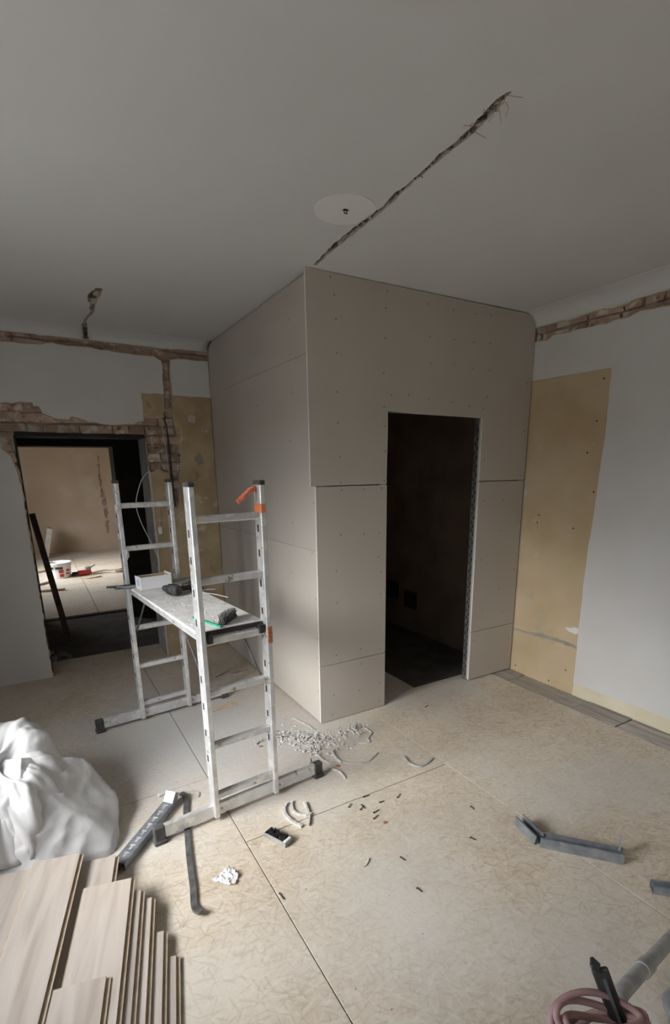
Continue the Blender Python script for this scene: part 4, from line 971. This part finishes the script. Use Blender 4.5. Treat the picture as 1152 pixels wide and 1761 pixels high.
bm = bmesh.new(); d_ = (B - A).normalized(); rt = Matrix.Rotation(math.atan2(d_.y, d_.x), 3, 'Z')
for k in range(8):
    p = A.lerp(B, 0.1 + k * 0.11); box(bm, (p.x, p.y, 0.0402), (0.022, 0.010, 0.001), rt)
    box(bm, (p.x + d_.x * .018, p.y + d_.y * .018, 0.0402), (0.010, 0.024, 0.001), rt)
tag(link_mesh('slots', bm, 'hose', st), kind='stuff')
bm = bmesh.new(); tube(bm, [A + Vector((0.01, 0.01, 0.02)), A - Vector((0.012, 0.012, -0.02))], 0.014, 8); link_mesh('dark_end', bm, 'black', st)
pb = smooth_path([(-1.047, -0.305, 0.016), (-1.035, -0.335, 0.02), (-1.043, -0.40, 0.010), (-1.063, -0.473, 0.008), (-1.126, -0.771, 0.008), (-1.164, -0.984, 0.008), (-1.183, -1.068, 0.008), (-1.182, -1.11, 0.016), (-1.172, -1.142, 0.030)], 5)
bm = bmesh.new()
sweep(bm, [(p.x, p.y, p.z - 0.007) for p in pb], 0.026, 0.012)
tag(link_mesh('pry_bar', bm, 'darksteel'), 'long dark steel pry bar with bent ends under the near scaffold beam', 'pry bar')

# ---- bent steel stud on the floor at right, and the one at the frame edge
s2 = empty('metal_profile', (0.43, -1.70, 0)); tag(s2, 'bent galvanised stud offcut lying across the floor seam at right', 'steel profile')
bm = bmesh.new(); u_profile(bm, (-0.115, 0.135, 0.002), (0.112, -0.128, 0.002), 0.052, 0.048, openup=True); link_mesh('channel', bm, 'zincdark', s2)
bm = bmesh.new(); u_profile(bm, (-0.118, 0.140, 0.003), (-0.108, 0.270, 0.025), 0.050, 0.046, openup=True); link_mesh('bent_end', bm, 'zincdark', s2)
bm = bmesh.new(); bar(bm, (0.116, -0.105, 0.04), (0.132, -0.100, 0.105), 0.034, 0.0018, up=(0.6, -0.7, 0)); link_mesh('raised_tab', bm, 'zinc', s2)
s3 = empty('metal_profile', (0.60, -2.10, 0)); tag(s3, 'short steel profile cut off by the right edge of the picture', 'steel profile')
bm = bmesh.new(); u_profile(bm, (-0.115, 0.115, 0.002), (0.17, -0.17, 0.002), 0.045, 0.035, openup=True); link_mesh('channel', bm, 'zincdark', s3)

# ---- small brush in a clear tray on the floor
bt = empty('brush', (-0.727, -0.895, 0), math.radians(-66)); tag(bt, 'small black brush head in a clear tray on the floor before the scaffold', 'brush')
bm = bmesh.new(); L, W, hh = 0.135, 0.052, 0.026
boxmm(bm, (-L / 2, -W / 2, 0.001), (L / 2, W / 2, 0.003)); boxmm(bm, (-L / 2, -W / 2, 0), (L / 2, -W / 2 + .002, hh)); boxmm(bm, (-L / 2, W / 2 - .002, 0), (L / 2, W / 2, hh)); boxmm(bm, (-L / 2, -W / 2, 0), (-L / 2 + .002, W / 2, hh)); boxmm(bm, (L / 2 - .002, -W / 2, 0), (L / 2, W / 2, hh))
link_mesh('tray', bm, 'clear', bt)
bm = bmesh.new(); box(bm, (-.005, 0, 0.012), (L - .03, W - .016, .016), None, .003); link_mesh('head', bm, 'black', bt)
bm = bmesh.new()
for k in range(200):
    a = Vector((rnd.uniform(-.055, .045), rnd.uniform(-.016, .016), 0.018)); bar(bm, a, a + Vector((rnd.uniform(-.004, .004), rnd.uniform(-.004, .004), rnd.uniform(.012, .022))), .003, .003)
tag(link_mesh('bristles', bm, 'black', bt), kind='stuff')
bm = bmesh.new(); box(bm, (L / 2 - .012, 0, .022), (.016, W - .006, .012), None, .003); link_mesh('white_end', bm, 'white', bt)
# crumpled paper scrap
bm = bmesh.new(); bmesh.ops.create_grid(bm, x_segments=14, y_segments=14, size=0.5)
for v in bm.verts:
    x, y = v.co.x, v.co.y
    v.co = Vector((x * .075 * (1 + .4 * y), y * .085 * (1 - .5 * x), 0.008 + 0.030 * abs(noise.noise(Vector((x * 3.4, y * 3.4, 1)))) + 0.012 * noise.noise(Vector((x * 9, y * 9, 4)))))
    v.co.z = max(.001, v.co.z)
o = link_mesh('paper_scrap', bm, 'white'); o.location = (-1.015, -1.005, 0); o.rotation_euler = (0, 0, .6)
tag(o, 'crumpled white paper scrap on the floor between pry bar and seam', 'paper')

# ---- plaster debris
r = random.Random(11)
def cloud(cx, cy, sx, sy, n, ang=0.0):
    out = []
    for _ in range(n):
        a, b = r.gauss(0, sx), r.gauss(0, sy); x = cx + a * math.cos(ang) - b * math.sin(ang); y = cy + a * math.sin(ang) + b * math.cos(ang)
        if x > -0.008 and y > -0.012: continue
        z = max(0.0, 0.02 * math.exp(-(a * a / (sx * sx) + b * b / (sy * sy))) * r.random())
        out.append((x, y, z))
    return out
tag(chips('plaster_debris', cloud(-0.15, -0.15, .11, .055, 420, -0.6) + cloud(-0.20, -0.27, .05, .05, 90) + cloud(-0.30, -0.02, .06, .05, 90), .002, .017, 'chip', 21, .6), 'heap of white plaster chips at the foot of the closet corner', 'debris', kind='stuff')
tag(chips('plaster_debris', cloud(0.16, -0.17, .035, .03, 110) + cloud(0.15, -0.2, .1, .06, 60), .003, .013, 'chip', 22, .8), 'small heap of plaster crumbs before the closet front', 'debris', kind='stuff')
tag(chips('dark_debris', cloud(-0.34, 0.0, .035, .03, 40) + cloud(0.17, -0.18, .03, .025, 22) + cloud(-0.15, -0.17, .1, .06, 60, -.6), .003, .010, 'chipdark', 23, .8), 'grey dirt crumbs mixed into the plaster heap', 'debris', kind='stuff')
pts = [(r.uniform(-1.35, 1.5), r.uniform(-2.1, -0.02)) for _ in range(230)] + [(r.uniform(-1.3, -0.05), r.uniform(-0.1, 1.7)) for _ in range(90)] + [(r.gauss(-.4, .3), r.gauss(-.45, .2)) for _ in range(110)]
pts = [p for p in pts if not (p[0] > -0.01 and p[1] > -0.01)]
tag(chips('floor_crumbs', pts, .0015, .006, 'chip', 24, .6), 'fine pale crumbs strewn over the floor boards', 'crumbs', kind='stuff')
tag(chips('dark_crumbs', [(p[0] + .07, min(p[1] + .05, -0.02)) for p in pts[:150]], .0015, .005, 'chipdark', 25, .6), 'fine dark dirt specks strewn over the floor boards', 'crumbs', kind='stuff')
strips = {
    'thick white curved plaster strip, leftmost of the three before the scaffold beam': ([(-0.578, -0.672), (-0.607, -0.701), (-0.625, -0.747), (-0.623, -0.802), (-0.612, -0.841), (-0.593, -0.879)], .014, .012),
    'thick white curved plaster strip, inner one of the three before the scaffold beam': ([(-0.55, -0.671), (-0.573, -0.722), (-0.576, -0.76), (-0.562, -0.79), (-0.535, -0.813), (-0.507, -0.819)], .012, .011),
    'white curved plaster strip crossing the other two before the scaffold beam': ([(-0.496, -0.716), (-0.506, -0.763), (-0.518, -0.807), (-0.535, -0.846), (-0.563, -0.887)], .011, .012),
    'curved grey strip lying alone beside the long floor seam': ([(0.235, -0.635), (0.218, -0.716), (0.249, -0.772), (0.318, -0.765), (0.368, -0.743)], .012, .008),
    'short curled white strip right of the scaffold foot': ([(-0.106, -0.343), (-0.126, -0.391), (-0.134, -0.459), (-0.129, -0.491)], .010, .010),
    'white strip running from the plaster heap to the red crumb': ([(-0.238, -0.199), (-0.202, -0.237), (-0.209, -0.325), (-0.209, -0.399), (-0.198, -0.448), (-0.172, -0.457)], .009, .007),
    'long thin arching strip before the closet front': ([(-0.121, -0.489), (-0.081, -0.528), (-0.026, -0.555), (0.024, -0.564), (0.072, -0.543), (0.124, -0.516)], .007, .006),
    'curved grey strip touching the right scaffold foot': ([(-0.262, -0.493), (-0.216, -0.52), (-0.189, -0.564), (-0.19, -0.616), (-0.198, -0.643)], .009, .008),
    'hooked thin strip beside the small crumb heap': ([(0.229, -0.207), (0.23, -0.288), (0.17, -0.336), (0.144, -0.387), (0.079, -0.355), (0.037, -0.353)], .008, .006),
    'grey curved strip on the floor inside the near ladder frame': ([(-0.496, -0.023), (-0.474, -0.005), (-0.425, -0.001), (-0.394, -0.021)], .011, .009),
    'thin strip lying on the floor behind the base beam': ([(-0.363, -0.43), (-0.319, -0.416), (-0.285, -0.381), (-0.274, -0.345)], .007, .005),
    'tiny bent strip in the middle of the open floor': ([(-0.474, -1.253), (-0.455, -1.25), (-0.427, -1.225)], .007, .006),
    'strip lying along the foot of the closet side': ([(-0.203, 0.184), (-0.135, 0.181), (-0.109, 0.107), (-0.085, 0.016), (-0.088, -0.055)], .008, .006),
    'thin wire-like strip near the bent profile at left': ([(-1.055, -0.27), (-0.99, -0.29), (-0.955, -0.33), (-0.97, -0.37)], .005, .004),
}
for i, (lab, (pp, w, h)) in enumerate(strips.items()):
    bm = bmesh.new(); sweep(bm, smooth_path(pp, 5), w, h, 0.0005, wob=.5, seed=i)
    tag(link_mesh('plaster_strip', bm, 'chip' if i not in (3, 6, 9, 13) else 'hose'), lab, 'strip', 'curved strips of scrap on the floor')
# flat offcuts behind the scaffold and at the left
for i, (x, y, L, w, a, lab) in enumerate([(-0.50, 0.62, .20, .05, .12, 'cut wooden shim beside the far scaffold beam'), (-0.30, 1.25, .16, .012, .5, 'thin dark splinter on the floor below the platform'), (-0.42, 1.30, .09, .012, -.7, 'short dark splinter on the floor below the platform'),
                                   (-0.15, 1.22, .16, .01, .1, 'curved twig-like splinter beside the closet side'), (-1.55, 1.45, .06, .05, .4, 'pale plaster flake near the doorway pier'), (-1.30, 0.0, .05, .035, .3, 'pale plaster flake between sack and scaffold'), (-1.13, -0.235, .05, .025, .3, 'pale plaster flake on the cross seam by the bent profile')]):
    bm = bmesh.new(); box(bm, (0, 0, .004), (L, w, .007), None, .0015)
    for v in bm.verts: v.co += Vector((r.uniform(-.006, .006), r.uniform(-.004, .004) * min(1, w * 20), 0))
    o = link_mesh('offcut', bm, 'plankedge' if i == 0 else ('chipdark' if i < 4 else 'chip')); o.location = (x, y, 0.0005); o.rotation_euler = (0, 0, a); tag(o, lab, 'offcut', 'scraps on the floor')
for (x, y, s, lab) in [(-0.165, -0.511, .018, 'red brick crumb at the end of the white strip'), (-0.48, -0.057, .016, 'red brown crumb inside the near ladder frame'), (-0.222, -1.066, .013, 'rusty brown crumb beside the loose screws')]:
    o = chips('brick_crumb', [(0, 0)] * 3, s * .6, s, 'rust', int(1000 * s), 1.2); o.location = (x, y, 0); tag(o, lab, 'crumb', 'red crumbs on the floor')
# loose screws
SCW = [[(-0.201, -0.84), (-0.151, -0.846)], [(-0.313, -0.871), (-0.284, -0.85)], [(-0.273, -0.92), (-0.232, -0.897)], [(-0.246, -0.889), (-0.246, -0.927)], [(-0.152, -0.923), (-0.13, -0.926)], [(-0.047, -0.94), (-0.006, -0.918)], [(-0.228, -0.976), (-0.175, -0.97)], [(-0.254, -1.015), (-0.215, -1.003)], [(0.236, -1.199), (0.232, -1.229)], [(-0.299, -1.295), (-0.296, -1.314)], [(-0.858, -1.196), (-0.855, -1.237)], [(0.789, -0.185), (0.826, -0.173)], [(-0.347, -1.472), (-0.345, -1.485)], [(0.065, -1.367), (0.072, -1.387)]]
SL = {5: 'dark drywall screw lying furthest right of the screw cluster by the cross seam', 8: 'dark drywall screw lying alone left of the long seam', 9: 'dark drywall screw lying alone in the middle of the open floor', 10: 'dark drywall screw lying beside the long left floor seam',
      11: 'dark drywall screw lying before the closet opening', 12: 'tiny dark drywall screw lowest on the open floor', 13: 'dark drywall screw lying right on the open floor left of the bent stud'}
for n_s, (a, b) in enumerate(SCW):
    a, b = Vector((*a, .0045)), Vector((*b, .0045)); d = (b - a).normalized(); b = a + d * max(.03, min(.042, (b - a).length))
    bm = bmesh.new(); tube(bm, [a, a + d * .002, a + d * .006, b - d * .005, b], .002, 6, radii=[.0046, .0044, .0021, .0021, .0004])
    tag(link_mesh('screw', bm, 'screwblack'), SL.get(n_s, 'dark drywall screw in the loose cluster just below the cross seam'), 'screw', 'loose drywall screws on the floor')

# ---- vacuum cleaner at the lower right corner: cord hook with wound cable, grey tube
vc = empty('vacuum_cleaner', (-0.60, -2.42, 0)); tag(vc, 'dusty workshop vacuum with grey tube and black cord hook at the lower right', 'vacuum cleaner')
def V(x, y, z): return (x + 0.60, y + 2.42, z)
bm = bmesh.new(); lathe(bm, [(0.15, 0.0), (0.165, 0.02), (0.165, 0.20), (0.15, 0.215)], n=28); link_mesh('drum', bm, 'vac', vc)
bm = bmesh.new(); lathe(bm, [(0.172, 0.205), (0.172, 0.225), (0.14, 0.265), (0.06, 0.285), (0.001, 0.288)], n=28); link_mesh('lid', bm, 'black', vc)
bm = bmesh.new()
base = Vector(V(-0.425, -2.375, 0.32)); tip = Vector(V(-0.457, -2.300, 0.50)); ax = (tip - base)
side = ax.cross(Vector((0.5, 0.85, -0.2))).normalized()
bar(bm, base - ax * .35, tip, 0.040, 0.016, up=(0.4, 0.7, 0.4), bev=.004)
hk = link_mesh('cord_hook', bm, 'black', vc)
bm = bmesh.new(); bar(bm, tip - ax * .02, tip + ax.normalized() * 0.012 + Vector((-0.010, 0.012, 0.002)), .03, .012, bev=.003); link_mesh('hook_tip', bm, 'black', hk)
bm = bmesh.new(); bar(bm, base + ax * .1 + Vector((-0.004, -0.006, 0.003)), tip - ax * .12 + Vector((-0.004, -0.006, 0.003)), .008, .010, up=(0.4, 0.7, 0.4)); link_mesh('hook_rib', bm, 'vac', hk)
for k in range(6):
    cc = Vector(V(-0.478 - .006 * k, -2.352 + .008 * (k % 3), 0.362 + 0.012 * k)); rx = 0.094 + .007 * ((k * 7) % 3); ry = 0.052 + 0.006 * ((k * 5) % 3)
    P = [cc + Vector((rx * math.cos(a) * .92 - ry * math.sin(a) * .45, rx * math.cos(a) * -.30 + ry * math.sin(a) * .9, .016 * math.sin(a * 2 + k) + .012 * math.cos(a + k))) for a in [2 * PI * i / 40 for i in range(41)]]
    bm = bmesh.new(); tube(bm, P, 0.0085, 8, cap=False); bmesh.ops.remove_doubles(bm, verts=bm.verts[:], dist=.0002); link_mesh('cable_loop', bm, 'pink', vc)
h0 = Vector(V(0.40, -2.153, 0.030)); h1 = Vector(V(-0.30, -2.287, 0.300))
hp = [h0.lerp(h1, i / 20) for i in range(21)] + smooth_path([V(-0.30, -2.287, 0.300), V(-0.38, -2.315, 0.305), V(-0.45, -2.35, 0.27), V(-0.50, -2.38, 0.235)], 4)[1:]
bm = bmesh.new(); tube(bm, hp, 0.021, 16); hs = link_mesh('suction_tube', bm, 'hose', vc)
for t in (0.40, 0.46):
    p = hp[int(t * len(hp))]; q = hp[int(t * len(hp)) + 1]; d = (Vector(q) - Vector(p)).normalized()
    bm = bmesh.new(); n_r = 9
    tube(bm, [Vector(p) + d * (.07 * i / (2 * n_r)) for i in range(2 * n_r + 1)], .025, 16, radii=[.0255 if i % 2 else .0235 for i in range(2 * n_r + 1)]); link_mesh('cuff', bm, 'hose', hs)
    break
bm = bmesh.new(); bmesh.ops.create_icosphere(bm, subdivisions=4, radius=1.0)
for v in bm.verts:
    n_ = noise.noise(v.co * 1.7) * .35 + (1 - abs(noise.noise(v.co * 2.6 + Vector((4, 1, 2))))) * .25
    v.co = Vector((v.co.x * .10 * (1 + n_), v.co.y * .075 * (1 + n_), max(0, .05 + v.co.z * .055 * (1 + n_))))
o = link_mesh('cloth', bm, 'greycloth', None, True); o.location = (0.055, -2.365, 0.0); tag(o, 'crumpled grey cloth on the floor at the bottom right corner', 'cloth')

# ---- leaning board in the hall, things in the far room
bm = bmesh.new(); bar(bm, (-1.405, 3.22, 0.0), (-1.562, 3.42, 1.33), 0.06, 0.03, bev=.003)
tag(link_mesh('leaning_board', bm, 'darkwood'), 'dark wooden board leaning in the hall behind the doorway', 'board')
tag(chips('rubble_heap', [(-1.52 + r.gauss(0, .05), 2.62 + r.gauss(0, .07), -0.03) for _ in range(40)], .012, .045, 'chipdark', 71, 1.0), 'small heap of plaster rubble by the left doorway jamb', 'rubble', kind='stuff')
bk = empty('bucket', (-1.30, 6.98, 0)); tag(bk, 'white plastic bucket with red printed label in the far room', 'bucket')
bm = bmesh.new(); lathe(bm, [(0.15, 0.0), (0.155, 0.01), (0.168, 0.16), (0.172, 0.205), (0.182, 0.21), (0.182, 0.255), (0.186, 0.26), (0.186, 0.27), (0.176, 0.27), (0.165, 0.10), (0.14, 0.02), (0.001, 0.02)], n=40); link_mesh('body', bm, 'white', bk)
def bandpatch(a0, a1, z0, z1, m):
    bm = bmesh.new(); n = 8; f = lambda z: 0.1535 + 0.096 * z
    A_ = [bm.verts.new(((f(z0) + .003) * math.cos(a0 + (a1 - a0) * i / n), (f(z0) + .003) * math.sin(a0 + (a1 - a0) * i / n), z0)) for i in range(n + 1)]
    B_ = [bm.verts.new(((f(z1) + .003) * math.cos(a0 + (a1 - a0) * i / n), (f(z1) + .003) * math.sin(a0 + (a1 - a0) * i / n), z1)) for i in range(n + 1)]
    for i in range(n): bm.faces.new((A_[i], A_[i + 1], B_[i + 1], B_[i]))
    link_mesh('label_print', bm, m, bk)
va = math.atan2(-2.835 - 6.98, -1.52 + 1.30)
bandpatch(va - 1.0, va - .62, .165, .20, 'black'); bandpatch(va - .42, va + .25, .165, .20, 'black')
bandpatch(va - .15, va + .30, .10, .155, 'red'); bandpatch(va - .10, va + .30, .03, .085, 'red'); bandpatch(va + .55, va + .95, .12, .155, 'red'); bandpatch(va + .5, va + .95, .07, .095, 'red')
rt_ = empty('power_tool', (-0.93, 6.95, 0), .15); tag(rt_, 'red power tool with coiled leads on the far room floor', 'power tool')
bm = bmesh.new(); box(bm, (0, 0, .05), (.22, .10, .08), None, .02); link_mesh('body', bm, 'red', rt_)
bm = bmesh.new(); box(bm, (.06, 0, .12), (.10, .07, .08), None, .015); bar(bm, (.10, 0, .13), (.18, 0, .17), .03, .03, bev=.005); link_mesh('grip', bm, 'hose', rt_)
bm = bmesh.new(); tube(bm, [(-.20, 0, .05), (-.11, 0, .05)], .03, 10); link_mesh('nozzle', bm, 'black', rt_)
for (pp, lab) in [([(-1.10, 6.95), (-1.13, 7.08), (-1.05, 7.15), (-0.98, 7.0), (-1.0, 6.9)], 'dark lead looped beside the red tool'), ([(-0.84, 7.0), (-0.6, 7.2), (-0.35, 7.15), (-0.2, 7.3), (0.0, 7.35)], 'thin lead running right from the red tool'),
                  ([(-0.85, 6.9), (-0.6, 6.95), (-0.4, 6.85), (-0.2, 7.0), (0.05, 7.0)], 'second lead running right from the red tool'), ([(-1.05, 6.7), (-0.9, 6.55), (-0.72, 6.62), (-0.74, 6.75)], 'lead curled in front of the red tool')]:
    bm = bmesh.new(); tube(bm, [(p.x, p.y, .012) for p in smooth_path(pp, 6)], .010, 6); tag(link_mesh('lead', bm, 'rubber' if 'dark' in lab else 'plankedge'), lab + ' in the far room', 'lead', 'leads in the far room')
for (a, b, w, lab) in [((-1.62, 5.85, .02), (-1.30, 5.80, .02), .05, 'thin stick lying on the far room floor by the left jamb'), ((-1.75, 7.6, .02), (-1.35, 7.85, .02), .05, 'stick lying left behind the bucket'), ((-0.45, 6.9, .02), (0.05, 7.05, .02), .06, 'pale wooden lath right of the red tool'), ((-1.75, 6.3, .02), (-1.45, 6.6, .02), .04, 'stick lying left before the bucket')]:
    bm = bmesh.new(); bar(bm, a, b, w, .03, bev=.003); tag(link_mesh('stick', bm, 'plankedge'), lab, 'stick', 'sticks in the far room')
bm = bmesh.new(); box(bm, (-1.40, 9.6, .32), (.10, .5, .64), Matrix.Rotation(.25, 3, 'Y'), .004)
tag(link_mesh('plasterboard_sheet', bm, 'undercoat'), 'pale panel leaning by the back wall of the far room', 'panel')
